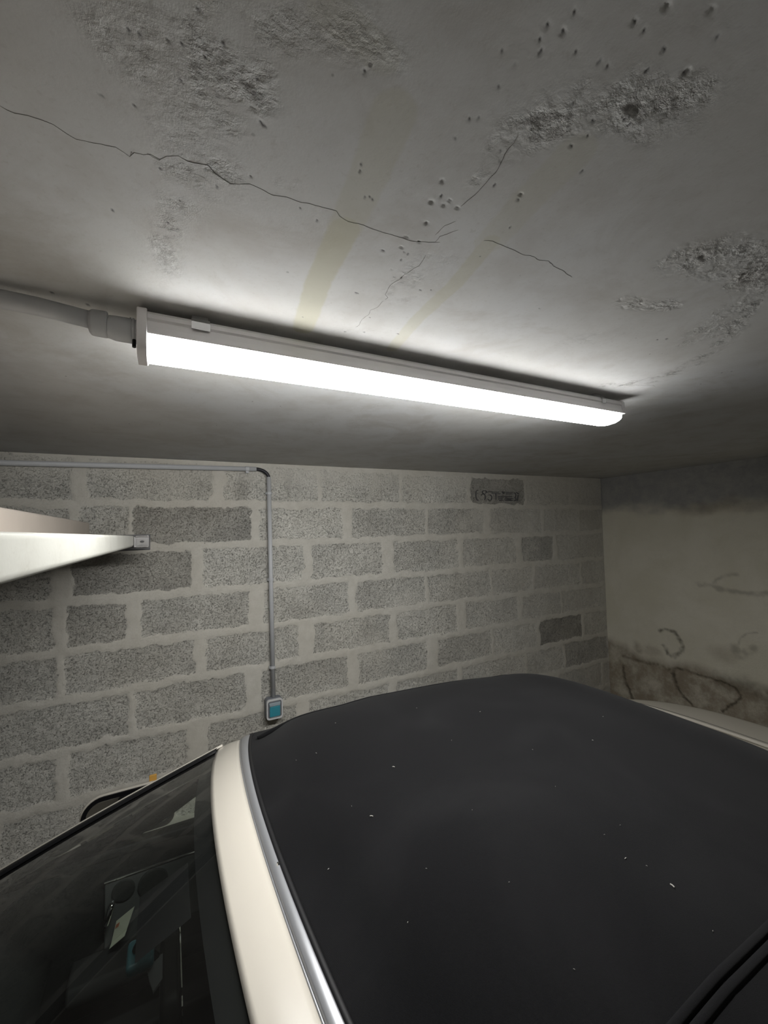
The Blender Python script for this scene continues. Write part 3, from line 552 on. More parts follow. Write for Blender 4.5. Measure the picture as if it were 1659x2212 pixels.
# ---- right wall
def make_right_wall():
    A = gridlines([(-1.0, .5, .03), (.5, 2.11, .006)])
    B = gridlines([(0, .6, .03), (.6, CZ + .41, .006)])
    Y, Z = np.meshgrid(A, B, indexing='ij')
    wy = Y + .020 * fbm(Y * 26, Z * 26, 3, 5, .7); wz = Z + .014 * fbm(Y * 18, Z * 18, 8, 4, .6)
    stain = np.zeros(Y.shape); damp = np.zeros(Y.shape)
    for pts, w, s in STAINS:
        d = pl_dist(wy, wz, pts)
        stain = np.maximum(stain, s * 1.0 * sstep(w * 1.7, w * .2, d) * np.clip(.8 + 1.0 * fbm(Y * 34, Z * 34, 6), .1, 1))
    for (cy_, cz_), ry, rz, s in BLOBS:
        q = np.hypot((wy + .06 * fbm(Y * 6, Z * 6, 2) - cy_) / ry, (wz + .03 * fbm(Y * 8, Z * 8, 4) - cz_) / rz)
        damp = np.maximum(damp, s * sstep(1.35, .3, q))
    line = 1.02 + .05 * fbm(Y * 4, Z * 0 + 3, 11)
    damp = np.maximum(damp, .9 * sstep(line + .04, line - .05, wz))
    band = sstep(CZ + .05, CZ + .17, wz + .05 * fbm(Y * 4, Z * 7, 15) + .02 * fbm(Y * 20, Z * 30, 19))
    d = .004 * fbm(Y * 2, Z * 2, 1) - .006 * band + .003 * fbm(Y * 25, Z * 40, 12) * band + .0015 * fbm(Y * 20, Z * 20, 14) * damp - .002 * stain
    place = lambda a, b, dd: np.stack([np.full(a.shape, X1) - dd, a, b], -1)
    relief('wall_right', A, B, place, d, dict(stain=stain, damp=damp, band=band), M['render'], flip=True)
    MB().box(X1 + .03, X1 + .2, Y0 - .1, Y1 + .2, 0, CZ + .5).build('wall_right', M['plain_wall'])['kind'] = 'structure'
make_right_wall()

MB().box(X0 - 1.6, X1 + .2, Y0 - .2, Y1 + .2, -.15, 0).build('floor', M['floor'])['kind'] = 'structure'
MB().box(X0 - .15, X1 + .1, Y0 - .15, Y0, 0, CZ + .5).build('wall_front', M['plain_wall'])['kind'] = 'structure'
m = MB().box(X0 - .15, X0, Y0, Y0 + .3, 0, CZ + .5).box(X0 - .15, X0, Y1 - .12, Y1 + .03, 0, CZ + .5).box(X0 - .15, X0, Y0 + .3, Y1 - .12, CZ + .12, CZ + .5)
m.build('wall_left', M['plain_wall'])['kind'] = 'structure'

# ================================================================== THE LAMP
def make_lamp():
    root = tag(empty('batten_lamp', (.5, .722, ceil_z(.5))), 'long lit white LED batten lamp fixed under the concrete ceiling', 'lamp')
    yc = .7225; sl = .0088
    xa, xb = -.041, 1.135
    def sweep(name, prof, a, b, mat, parent=root, **k):
        v = []
        n = len(prof)
        for x in (a, b):
            v += [(x, yc + p, CZ + q + sl * (x - .3)) for p, q in prof]
        f = [tuple(range(n)), tuple(range(2 * n - 1, n - 1, -1))] + [(i, i + n, (i + 1) % n + n, (i + 1) % n) for i in range(n)]
        return MB().add(v, f).build(name, mat, parent, **k)
    # housing: tray with a lip along each side
    house = [(-.026, .343), (-.030, .338), (-.0315, .331), (-.029, .328), (-.031, .318), (-.0335, .309), (-.0335, .3065), (.0335, .3065), (.0335, .309), (.031, .318), (.029, .328), (.0315, .331), (.030, .338), (.026, .343)]
    sweep('housing', house, xa + .010, xb - .006, M['housing'])
    # diffuser: rounded translucent cover, its own bright body
    dif = [(-.0318, .3063)]
    for k in range(0, 9):
        a = math.radians(180 + 180 * k / 8)
        dif.append((math.cos(a) * .0318, .291 + math.sin(a) * .014 * 1.0 + (0 if k not in (0, 8) else .002)))
    dif.append((.0318, .3063))
    v, n = [], len(dif)
    xe = xb - .004
    rows = [(xa + .0125, 1, 0), (xe - .035, 1, 0), (xe - .02, .93, .002), (xe - .008, .8, .005), (xe, .6, .009)]
    for x, s, up in rows:
        v += [(x, yc + p * (1 - (1 - s) * .35), CZ + min(.3063, .3063 - (.3063 - q) * s) + sl * (x - .3)) for p, q in dif]
    f = [tuple(range(n)), tuple(range(len(v) - 1, len(v) - n - 1, -1))]
    for r in range(len(rows) - 1):
        f += [(r * n + i, (r + 1) * n + i, (r + 1) * n + (i + 1) % n, r * n + (i + 1) % n) for i in range(n)]
    MB().add(v, f).build('diffuser', M['diffuser'], root)
    # end caps
    cap = [(-.030, .346), (-.0345, .340), (-.0365, .325), (-.0365, .297), (-.033, .286), (-.027, .279), (-.016, .2745), (.016, .2745), (.027, .279), (.033, .286), (.0365, .297), (.0365, .325), (.0345, .340), (.030, .346)]
    sweep('end_cap', cap, xa, xa + .0135, M['housing'], bevel=.0015)
    cap2 = [(-.027, .344), (-.032, .339), (-.0335, .325), (-.0345, .306), (.0345, .306), (.0335, .325), (.032, .339), (.027, .344)]
    sweep('end_cap', cap2, xb - .008, xb + .004, M['housing'], bevel=.0015)
    # fixing clips hooking over the lip, up to the ceiling
    for x in (.046, 1.045):
        m = MB()
        z0 = CZ + sl * (x - .3)
        for s in (-1, 1):
            prof = [(s * .0325, .3255), (s * .0338, .3255), (s * .0340, .3375), (s * .0290, .3445), (s * .0285, .343), (s * .0325, .3372)]
            m.prism([(yc + p, z0 + q) for p, q in prof], x - .0135 if x < .5 else x - .007, x + .0135 if x < .5 else x + .007)
        m.box(x - .012, x + .012, yc - .016, yc + .024, z0 + .343, ceil_z(x) + .001)
        m.build('fixing_clip', M['clip'], root)
    # cable gland on the left end
    z = CZ + .3165
    m = MB()
    m.tube([(xa, yc, z), (xa - .004, yc, z)], .0175, 28)
    m.tube([(xa - .004, yc, z), (xa - .0065, yc, z)], .0195, 28)
    m.tube([(xa - .008, yc, z), (xa - .010, yc, z)], .0195, 28)
    m.build('cable_gland', M['pvc'], root)
    MB().tube([(xa - .004, yc, z), (xa - .012, yc, z), (xa - .028, yc, z), (xa - .039, yc, z + .002)], [.0175, .0182, .0182, .0158], 28).build('gland_body', M['pvc'], root, smooth=False, bevel=.001)
    MB().tube([(xa - .038, yc, z + .003), (xa - .040, yc, z + .003), (xa - .058, yc, z + .003), (xa - .062, yc, z + .003)], [.0175, .0192, .0188, .015], 12).build('gland_nut', M['pvc'], root, bevel=.0015)
    MB().tube([(xa - .004, yc - .012, z - .018), (xa - .004, yc - .014, z - .030)], .0026, 10).build('locking_screw', M['black_plastic'], root)
    # conduit that feeds it, lying along the ceiling
    m = MB().tube([(xa - .058, yc, z + .006), (xa - .12, yc, z + .012), (xa - .3, yc, CZ + .3345), (xa - 1.2, yc, CZ + .3265), (-2.3, yc, CZ + .318)], .0125, 20)
    tag(m.build('ceiling_conduit', M['pvc'], None, smooth=True, origin=(-1.2, yc, CZ + .34)), 'pale conduit along the ceiling running left from the lamp end', 'conduit')
make_lamp()

# ================================================================== WALL CONDUIT AND SWITCH
def make_conduit():
    root = tag(empty('wall_conduit', (.449, Y1, CZ - .25)), 'thin grey conduit running under the ceiling then down the block wall to the switch', 'conduit')
    y = Y1 - .0145
    hx, hz = .388, CZ + .3245
    MB().tube([(X0 + .02, y, CZ + .262), (hx, y, hz)], .0112, 16).build('horizontal_tube', M['pvc'], root, smooth=True)
    # black cable showing in the bend
    pts = []
    for k in range(9):
        a = math.radians(90 - 90 * k / 8)
        pts.append((.385 + .064 * math.cos(a), y, CZ + .2825 + .0425 * math.sin(a)))
    MB().tube(pts, .0085, 12).build('cable_bend', M['black_cable'], root, smooth=True)
    MB().tube([(.449, y, CZ + .287), (.4585, y, CZ - .80)], .0108, 16).build('vertical_tube', M['pvc'], root, smooth=True)
    for z in (.205, -.225, -.655):
        x = .449 + .0095 * (.287 - z) / 1.087
        m = MB().tube([(x, y, CZ + z + .006), (x, y, CZ + z - .006)], .0138, 16).box(x - .016, x - .006, y, Y1 + .002, CZ + z - .006, CZ + z + .006)
        m.build('conduit_clip', M['pvc'], root)
    x = .345
    m = MB().tube([(x - .008, y, hz - .001), (x + .008, y, hz - .001)], .0132, 16).box(x - .007, x + .007, y - .006, y + .01, hz - .022, hz - .008)
    m.build('conduit_clip', M['pvc'], root)
make_conduit()

def make_switch():
    cx_, cz_ = .4585, CZ - .848
    root = tag(empty('wall_switch', (cx_, Y1, cz_)), 'small grey surface mounted switch box with blue flap on the block wall', 'light switch')
    def plate(w, h, r, y0, y1, mat, name, par=root, dz=0, bev=.002):
        return MB().prism([(cx_ + a, cz_ + dz + b) for a, b in rrect(w, h, r)], y0, y1, 'y').build(name, mat, par, bevel=bev)
    plate(.082, .098, .016, Y1 - .034, Y1 + .003, M['box_grey'], 'back_box')
    # frame ring
    o_, i_ = rrect(.078, .094, .014), rrect(.064, .079, .009)
    n = len(o_); yf, yb = Y1 - .047, Y1 - .034
    v = [(cx_ + a, yf, cz_ + b) for a, b in o_] + [(cx_ + a, yf, cz_ + b) for a, b in i_] + [(cx_ + a, yb, cz_ + b) for a, b in o_] + [(cx_ + a, yb, cz_ + b) for a, b in i_]
    f = []
    for k in range(n):
        j = (k + 1) % n
        f += [(k, j, n + j, n + k), (k, 2 * n + k, 2 * n + j, j), (n + k, n + j, 3 * n + j, 3 * n + k), (2 * n + k, 3 * n + k, 3 * n + j, 2 * n + j)]
    MB().add(v, f).build('frame', M['frame_grey'], root, bevel=.0012)
    plate(.062, .077, .008, Y1 - .0445, Y1 - .036, M['box_grey'], 'cover_plate')
    fl = plate(.050, .048, .004, Y1 - .051, Y1 - .0445, M['cyan'], 'blue_flap', dz=-.008)
    MB().prism([(cx_ - .025, cz_ + .017), (cx_ + .025, cz_ + .017), (cx_ + .028, cz_ + .033), (cx_ - .028, cz_ + .033)], Y1 - .050, Y1 - .0445, 'y').build('flap_hinge', M['flap_clear'], root, bevel=.0015)
    MB().prism([(cx_ - .022, cz_ - .0365), (cx_ + .022, cz_ - .0365), (cx_ + .022, cz_ - .033), (cx_ - .022, cz_ - .033)], Y1 - .048, Y1 - .0445, 'y').build('lower_lip', M['flap_clear'], root)
make_switch()

# ================================================================== RAISED GARAGE DOOR (top left)
def make_door():
    root = tag(empty('garage_door', (-1.2, .5, CZ)), 'raised up-and-over garage door, white painted end rail jutting in from the left', 'garage door')
    # leading rail: rolled C profile, facing the camera side
    xr = -.113
    prof = [(xr - .045, .006), (xr - .006, .0075), (xr - .001, .0055), (xr, .001), (xr, -.0265), (xr - .003, -.0325), (xr - .010, -.036), (xr - .045, -.036)]
    MB().prism([(p, CZ + q) for p, q in prof], -.88, 1.80, 'y').build('end_rail', M['rail'], root, bevel=.0015)
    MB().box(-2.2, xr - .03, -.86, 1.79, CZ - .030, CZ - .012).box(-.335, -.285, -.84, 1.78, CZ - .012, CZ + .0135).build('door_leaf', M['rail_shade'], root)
    prof = [(-.34, .0135), (-.280, .0135), (-.280, .060), (-.284, .0645), (-.34, .0645)]
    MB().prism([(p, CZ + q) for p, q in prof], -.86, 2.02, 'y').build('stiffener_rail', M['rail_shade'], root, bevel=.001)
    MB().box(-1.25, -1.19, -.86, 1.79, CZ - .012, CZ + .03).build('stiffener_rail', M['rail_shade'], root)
    # roller bracket at the end of the rail
    m = MB()
    bx0, bx1, by = -.112, -.072, 1.835
    ol = rrect(.046, .046, .004, 3); il = [(a * .30, b * .17) for a, b in rrect(.046, .046, .022, 3)]
    n = len(ol); cx_, cz_ = -.088, CZ - .0165
    v = [(cx_ + a, by, cz_ + b) for a, b in ol] + [(cx_ + a, by, cz_ + b) for a, b in il] + [(cx_ + a, by + .003, cz_ + b) for a, b in ol] + [(cx_ + a, by + .003, cz_ + b) for a, b in il]
    f = []
    for k in range(n):
        j = (k + 1) % n
        f += [(k, j, n + j, n + k), (k, 2 * n + k, 2 * n + j, j), (n + k, n + j, 3 * n + j, 3 * n + k), (2 * n + k, 3 * n + k, 3 * n + j, 2 * n + j)]
    m.add(v, f)
    m.box(cx_ - .024, cx_ - .021, 1.78, by, cz_ - .02, cz_ + .02)
    m.box(cx_ - .022, cx_ + .022, by - .006, by, cz_ + .018, cz_ + .021)
    m.box(cx_ - .022, cx_ + .022, by - .006, by, cz_ - .021, cz_ - .018)
    m.build('slotted_bracket', M['chrome_dull'], root, bevel=.0008)
    # track along the wall
    t = MB()
    x1 = -.064; z1, z0 = CZ + .0085, CZ - .0475
    t.box(X0 + .02, x1, Y1 - .215, Y1 - .212 + .003, z1 - .003, z1).box(X0 + .02, x1, Y1 - .215, Y1 - .155, z1, z1 + .003)
    t.box(X0 + .02, x1, Y1 - .158, Y1 - .155, z0, z1).box(X0 + .02, x1, Y1 - .215, Y1 - .155, z0 - .003, z0)
    t.box(-.17, -.14, Y1 - .156, Y1, z0 + .008, z1 - .008)
    t.box(-1.6, -1.57, Y1 - .156, Y1, z0 + .008, z1 - .008)
    tag(t.build('door_track', M['track'], None, origin=(-1.2, Y1 - .1, CZ - .03)), 'dark galvanised channel track on block wall behind the white door rail', 'door track')
make_door()

# ================================================================== THE CAR
YC = .78
car = tag(empty('car', (.4, YC, 0)), 'cream convertible car with black fabric soft top parked along the block wall', 'car')
KX = np.array([.2, .35, .5, .65, .8, .95, 1.1, 1.25, 1.4, 1.55, 1.7, 1.85, 2.08])
KC = np.array([.530, .494, .491, .497, .503, .510, .524, .541, .597, .674, .757, .842, .922])
KM = np.gradient(KC, KX)
def crown(x):
    x = min(max(x, KX[0]), KX[-1]); i = int(np.clip(np.searchsorted(KX, x) - 1, 0, len(KX) - 2)); h = KX[i + 1] - KX[i]; t = (x - KX[i]) / h
    return (2*t**3 - 3*t*t + 1)*KC[i] + (t**3 - 2*t*t + t)*h*KM[i] + (3*t*t - 2*t**3)*KC[i+1] + (t**3 - t*t)*h*KM[i+1]
def r_w(x): return float(np.interp(x, [.2, .4, .8, 1.2, 1.6, 2.08], [.635, .65, .67, .68, .70, .68]))
def r_h(x): return float(np.interp(x, [.2, .5, 1.15, 1.6, 2.08], [.12, .19, .22, .2, .04]))
def r_n(x): return float(np.interp(x, [.2, .6, 1.2, 1.9], [2.2, 4, 4, 3.]))
def roof_z(x, u): return CZ - crown(x) - r_h(x) * abs(u / r_w(x)) ** r_n(x)
xF = lambda u: .074 + .17 * u * u
xW = lambda u: .143 + .16 * u * u
xS = lambda u: .160 + .20 * u * u
xR = lambda u: .167 + .20 * u * u
dF = lambda u: .552 + .27 * u * u
dW = lambda u: .543 + .26 * u * u
dS = lambda u: .537 + .26 * u * u

def make_roof():
    m = MB()
    vs = np.linspace(-1, 1, 61)
    vs = np.sign(vs) * (1 - (1 - np.abs(vs)) ** 1.25)
    def S(s, v):
        xf = xR(v * .63)
        x = xf + s * (2.08 - xf)
        w = r_w(x); u = v * w
        z = roof_z(x, u)
        t = min(1, (x - xf) / .12); t = t * t * (3 - 2 * t)
        z = z * t + (CZ - dS(u) - .002) * (1 - t)
        return (x, YC + u, z)
    ss = np.concatenate([[0, .003, .008], np.linspace(.02, 1, 90)])
    m.grid(S, ss, vs, flip=True)
    # sides of the hood: roll under at the front, cover the rear quarters down to the belt
    def side(sg):
        def F(x, t):
            w = r_w(x); z0 = roof_z(x, w)
            k = float(np.interp(x, [.25, 1.12, 1.35, 2.08], [0, 0, 1, 1]))
            zb = (z0 - .035) * (1 - k) + min(z0 - .01, 1.03) * k
            wb = (w + .004) * (1 - k) + (.755 if x < 1.8 else float(np.interp(x, [1.8, 2.08], [.755, .69]))) * k
            return (x, YC + sg * (w + (wb - w) * math.sin(t * math.pi / 2)), z0 + (zb - z0) * t)
        return F
    for sg in (-1, 1):
        m.grid(side(sg), list(np.linspace(xR(.63), 1.1, 14)) + list(np.linspace(1.14, 2.08, 26)), np.linspace(0, 1, 7), flip=sg > 0)
    o = m.build('soft_top', M['canvas'], car, smooth=True, solid=.004, off=-1)
    o['label'] = 'black canvas soft top'
    # double seam along each side
    for sg in (-1, 1):
        p = MB()
        for du in (.4935, .5040):
            pts = []
            for x in np.linspace(.235, 1.34, 60):
                u = sg * du
                pts.append((x, YC + u, roof_z(x, u) - .0024 - (.006 * max(0, (.36 - x) / .125))))
            p.tube(pts, .0056, 10)
        p.build('roof_seam', M['canvas'], o, smooth=True)
    # rear window glazing low in the hood
    g = MB()
    g.grid(lambda x, u: (x, YC + u, roof_z(x, u) + .004), np.linspace(1.60, 1.88, 10), np.linspace(-.34, .34, 13))
    g.build('rear_window', M['glass_dark'], o, smooth=True, solid=.004, off=-1)
    return o
soft = make_roof()

def make_header():
    us = np.linspace(-.606, .606, 49)
    m = MB()
    def H(s, u):
        a = s
        x = xF(u) + (xW(u) - xF(u)) * a
        d = dF(u) + (dW(u) - dF(u)) * a
        z = CZ - d + .004 * math.sin(math.pi * a)
        if abs(u) > .58: z -= (abs(u) - .58) ** 1.4 * .4
        return (x, YC + u, z)
    ss = np.linspace(0, 1, 9)
    m.grid(lambda s, u: ((H(0, u)[0] + .012, H(0, u)[1], H(0, u)[2] - .014) if s < 0 else ((H(1, u)[0] - .001, H(1, u)[1], H(1, u)[2] - .010) if s > 1 else H(s, u))), [-1] + list(ss) + [2], us, flip=True)
    o = m.build('windscreen_header', M['cream'], car, smooth=True, solid=.012, off=-1)
    # satin strip
    m = MB()
    def T(s, u):
        x = xW(u) + .0025 + (xS(u) - xW(u) - .0025) * s
        z = CZ - (dW(u) + (dS(u) - dW(u)) * s) + .002 + .0025 * math.sin(math.pi * min(1, s))
        if abs(u) > .58: z -= (abs(u) - .58) ** 1.4 * .4
        return (x, YC + u, z)
    m.grid(T, np.linspace(0, 1, 6), us, flip=True)
    st = m.build('trim_strip', M['strip'], car, smooth=True, solid=.01, off=-1)
    m = MB()
    m.tube([(xW(u) + .0018, YC + u, CZ - dW(u) + .0 - (max(0, abs(u) - .58)) ** 1.4 * .4) for u in us], .0016, 8)
    m.build('strip_bead', M['strip'], st, smooth=True)
    m = MB()
    m.tube([(xS(u) + .0035, YC + u, CZ - dS(u) + .0005 - (max(0, abs(u) - .58)) ** 1.4 * .4) for u in us], .0046, 10)
    m.build('roof_seal', M['rubber'], car, smooth=True)
    for u in (.600, -.08, -.45):
        s = MB().tube([(xS(u) - .003, YC + u, CZ - dS(u) + .001 - (max(0, abs(u) - .58)) ** 1.4 * .4), (xS(u) - .003, YC + u, CZ - dS(u) + .0055 - (max(0, abs(u) - .58)) ** 1.4 * .4)], [.0028, .0018], 10)
        s.build('stud', M['chrome'], car)
make_header()

# ---- windscreen
UB = .775
def WS(s, v):
    ut = .588 * v; ub = UB * v
    a = Vector((xF(ut) + .001, YC + ut, CZ - dF(ut) - .004))
    xb = -.815 + .19 * v * v
    b = Vector((xb, YC + ub, CZ - (.985 + .02 * v * v)))
    p = a.lerp(b, s)
    n = Vector((-.42, 0, .9)).normalized()
    return tuple(p + n * (.022 * math.sin(math.pi * s) * (1 - .55 * v * v)))
def make_windscreen():
    g = MB(); g.grid(WS, np.linspace(0, 1, 31), np.linspace(-.985, .985, 41))
    g.build('windscreen', M['glass'], car, smooth=True)
    # printed black border below the glass
    def low(s, v, d=-.004):
        p = Vector(WS(s, v)); return tuple(p + Vector((-.42, 0, .9)).normalized() * d)
    f = MB()
    f.grid(lambda s, v: low(s, v), np.linspace(0, .038, 4), np.linspace(-.985, .985, 41))
    f.grid(lambda s, v: low(s, v), np.linspace(.93, 1, 4), np.linspace(-.985, .985, 41))
    for sg in (-1, 1):
        f.grid(lambda s, v: low(s, sg * v), np.linspace(0, 1, 31), np.linspace(.955, .985, 3))
    f.grid(lambda s, v: low(s, v), np.linspace(.05, .13, 4), np.linspace(-.10, .10, 7))
    f.build('glass_border', M['black_plastic'], car, smooth=True)
    for sg in (-1, 1):
        def edge(s, v, up): 
            p = Vector(WS(s, sg * v)); return tuple(p + Vector((-.42, 0, .9)).normalized() * up)
        m = MB()
        for (va, vb, up) in ((.975, 1.0, .005),):
            n_s = 31
            def G(s, k):
                k = int(k)
                vv, u2 = [(.945, .001), (.952, .006), (.972, .0075), (.990, .0075), (1.004, .0065), (1.010, .002), (1.012, -.02)][k]
                return edge(s, vv, u2)
            m.grid(G, np.linspace(0, 1, n_s), range(7), flip=sg > 0)
        o = m.build('pillar_seal', M['rubber'], car, smooth=True, solid=.002, off=-1)
        w = MB()
        def G2(s, k):
            k = int(k)
            vv, u2 = [(1.006, .004), (1.0105, .0085), (1.016, .008), (1.024, .0), (1.030, -.035), (1.0, -.04)][k]
            return edge(s, vv, u2)
        w.grid(G2, np.linspace(-.02, 1, 31), range(6), flip=sg > 0)
        w.build('windscreen_pillar', M['cream'], car, smooth=True, solid=.003, off=-1)
make_windscreen()

# ---- body shell
def apply_bool(o, cutters):
    for c in cutters:
        md = o.modifiers.new('cut', 'BOOLEAN'); md.operation = 'DIFFERENCE'; md.object = c; md.solver = 'EXACT'
    dg = bpy.context.evaluated_depsgraph_get()
    me = bpy.data.meshes.new_from_object(o.evaluated_get(dg))
    o.modifiers.clear(); old = o.data; o.data = me; bpy.data.meshes.remove(old)
    for c in cutters: bpy.data.objects.remove(c)
XC, LA, WB = .405, 2.045, .86
def shoulder(x): return float(np.interp(x, [-1.65, -1.3, -.8, -.5, -.2, .3, 1.4, 2.1, 2.46], [.70, .82, .935, .985, 1.03, 1.038, 1.045, 1.072, 1.058]))
def make_body():
    NTH = 120
    lv = [(.17, .10), (.17, .045), (.24, .02), (.42, .004), (.58, .0), (.72, .012), (.86, .030)]
    rings = []
    def ring(inset, zf, n=3.3, cx_=XC):
        r = []
        for k in range(NTH):
            th = math.tau * k / NTH
            c, s_ = math.cos(th), math.sin(th)
            x = cx_ + (LA - inset) * math.copysign(abs(c) ** (2 / n), c)
            u = (WB - inset) * math.copysign(abs(s_) ** (2 / n), s_)
            r.append((x, YC + u, zf(x, u)))
        return r
    for z, ins in lv:
        rings.append(ring(ins, (lambda x, u, z=z: .17 + (z - .17) * shoulder(x) / .99)))
    for ins, dz in ((.045, -.012), (.062, -.003), (.085, .002), (.13, .006), (.22, .013), (.4, .022), (.6, .027), (.8, .03)):
        rings.append(ring(ins, (lambda x, u, dz=dz: shoulder(x) + dz)))
    v = [p for r in rings for p in r]
    f = []
    for i in range(len(rings) - 1):
        for k in range(NTH):
            f.append((i * NTH + k, i * NTH + (k + 1) % NTH, (i + 1) * NTH + (k + 1) % NTH, (i + 1) * NTH + k))
    f.append(tuple(range(NTH - 1, -1, -1))); f.append(tuple((len(rings) - 1) * NTH + k for k in range(NTH)))
    o = MB().add(v, f).build('body_shell', M['cream'], car, smooth=True)
    bpy.context.view_layer.update()
    cut = []
    # cabin
    pts = [(-.79, 0), (-.76, -.35), (-.62, -.70), (-.55, -.745), (1.95, -.745), (2.02, -.66), (2.04, 0)]
    outl = pts + [(x, -u) for x, u in pts[1:-1]][::-1]
    cut.append(MB().prism([(x, YC + u) for x, u in outl], .26, 1.4, 'z').build('cutter', None))
    for ax in (-.86, 1.62):
        for sg in (-1, 1):
            a, b = (.60, 1.0)
            cut.append(MB().tube([(ax, YC + sg * a, .30), (ax, YC + sg * b, .30)], .345, 40).build('cutter', None))
    apply_bool(o, cut)
    o.data.polygons.foreach_set('use_smooth', [True] * len(o.data.polygons))
    e = o.modifiers.new('split', 'EDGE_SPLIT'); e.split_angle = math.radians(40)
    return o
body = make_body()

# cabin lining
m = MB()
m.box(-.56, 1.98, YC - .70, YC + .70, .262, .285)
m.build('cabin_floor', M['interior'], car)
for sg in (-1, 1):
    a, b = sorted((YC + sg * .733, YC + sg * .7435))
    dc = MB().box(-.50, 1.98, a, b, .285, 1.028).build('door_card', M['interior'], car, bevel=.004)
    a, b = sorted((YC + sg * .731, YC + sg * .772))
    MB().box(-.50, 1.2, a, b, 1.024, 1.050).build('door_cap', M['interior'], dc, bevel=.006)
    a, b = sorted((YC + sg * .724, YC + sg * .734))
    ins = MB().box(-.165, .62, a, b, .74, .965).build('door_inlay', M['panel_grey'], dc, bevel=.004)
    y = YC + sg * .7235
    MB().tube([(-.165, y, .970), (.62, y, .970)], .003, 8).build('inlay_edge', M['chrome'], dc)
    for x, z, r in ((-.117, .931, .030), (-.040, .922, .041)):
        MB().tube([(x, y + sg * .002, z), (x, y - sg * .003, z), (x, y - sg * .004, z)], [r, r, r * .9], 28).build('speaker_cover', M['speaker'], dc)
    MB().tube([(-.143, y - sg * .008, .918), (-.146, y - sg * .018, .906), (-.157, y - sg * .018, .868), (-.160, y - sg * .008, .852)], [.006, .0085, .009, .005], 12).build('door_handle', M['chrome'], dc, smooth=True)
    a, b = sorted((YC + sg * .62, YC + sg * .735))
    MB().box(-.30, .5, a, b, .40, .62).build('door_pocket', M['interior'], dc, bevel=.01)

# dashboard
m = MB()
def dash(x, v):
    t = (x + .80) / .50
    z = CZ - 1.03 + .035 * math.sin(math.pi * min(1, t * 1.1)) - max(0, t - .82) * .55
    return (x + .0 * v, YC + v * .70, z)
m.grid(dash, np.linspace(-.80, -.28, 16), np.linspace(-1, 1, 21))
m.grid(lambda t, v: (-.28 - .06 * math.sin(t * 3), YC + v * .70, dash(-.28, v)[2] - t * .42), np.linspace(0, 1, 8), np.linspace(-1, 1, 21))
m.build('dashboard', M['interior'], car, smooth=True, solid=.02, off=1)
MB().prism([(YC + .11, .29), (YC + .11, .58), (YC + .08, .62), (YC - .08, .62), (YC - .11, .58), (YC - .11, .29)], -.35, .75, 'x').build('centre_console', M['interior'], car, bevel=.01)
# steering wheel on the near side
sw = MB()
C0 = Vector((-.10, YC - .37, .90)); ax = Vector((.86, 0, .5)).normalized(); e1 = Vector((0, 1, 0)); e2 = ax.cross(e1)
sw.tube([C0 + (e1 * math.cos(a) + e2 * math.sin(a)) * .18 for a in np.linspace(0, math.tau, 49)], .015, 10, cap=False)
for a in (0, math.pi, -math.pi / 2):
    sw.tube([C0 - ax * .02, C0 + (e1 * math.cos(a) + e2 * math.sin(a)) * .18], .014, 8)
sw.tube([C0 - ax * .04, C0 + ax * .005], [.07, .055], 20)
sw.tube([C0 - ax * .03, C0 - ax * .30], .03, 12)
sw.build('steering_wheel', M['interior'], car, smooth=True)

def seat(xo, yc, w, front=True):
    s = MB()
    prof = [(0, .34), (.02, .47), (.10, .50), (.46, .46), (.50, .34)]
    s.prism([(xo + a, b) for a, b in prof], yc - w / 2, yc + w / 2, 'y')
    o = s.build('seat', M['leather'], car, bevel=.03, seg=4)
    b = MB().prism([(xo + .42, .44), (xo + .50, .38), (xo + .60, .42), (xo + .80, 1.02), (xo + .74, 1.06), (xo + .66, 1.04)], yc - w / 2 + .01, yc + w / 2 - .01, 'y')
    b.build('backrest', M['leather'], o, bevel=.03, seg=4)
    for dy in ((0,) if front else (-.28, .28)):
        MB().prism([(yc + dy + p, 1.13 + q) for p, q in rrect(.24, .15, .05)], xo + .71, xo + .80, 'x').build('headrest', M['leather'], o, bevel=.02, seg=3)
for sg in (-1, 1): seat(.12, YC + sg * .37, .50)
seat(.98, YC, 1.15, False)

# armrest ledge and the folded paper standing on it
MB().prism([(YC + .63, .735), (YC + .62, .76), (YC + .635, .785), (YC + .722, .79), (YC + .722, .735)], -.24, .52, 'x').build('armrest', M['interior'], car, bevel=.008)
def paper():
    c = PAPER
    v = [Vector(p) for p in c]
    n = (v[1] - v[0]).cross(v[3] - v[0]).normalized() * .0012
    m = MB().add(v + [p + n for p in v], [(0, 1, 2, 3), (7, 6, 5, 4), (0, 4, 5, 1), (1, 5, 6, 2), (2, 6, 7, 3), (3, 7, 4, 0)])
    w = [Vector(c[0]), Vector(c[1]), Vector(c[1]) + Vector((-.004, -.018, -.0005)), Vector(c[0]) + Vector((-.004, -.018, -.0005))]
    m.add(w + [p + Vector((0, 0, -.001)) for p in w], [(0, 1, 2, 3), (7, 6, 5, 4), (0, 4, 5, 1), (1, 5, 6, 2), (2, 6, 7, 3), (3, 7, 4, 0)])
    o = tag(m.build('folded_paper', M['paper'], None, origin=c[1]), 'pale folded paper standing inside the car, seen through the windscreen', 'paper')
    a, b, d = v[0], v[1] - v[0], v[3] - v[0]
    q = [a + b * .05 + d * .62, a + b * .28 + d * .60, a + b * .30 + d * .78, a + b * .07 + d * .80]
    q = [p + n.normalized() * s for s in (-.0008, .002) for p in q]
    MB().add(q, [(0, 1, 2, 3), (7, 6, 5, 4), (0, 4, 5, 1), (1, 5, 6, 2), (2, 6, 7, 3), (3, 7, 4, 0)]).build('red_mark', M['red_print'], o)
paper()

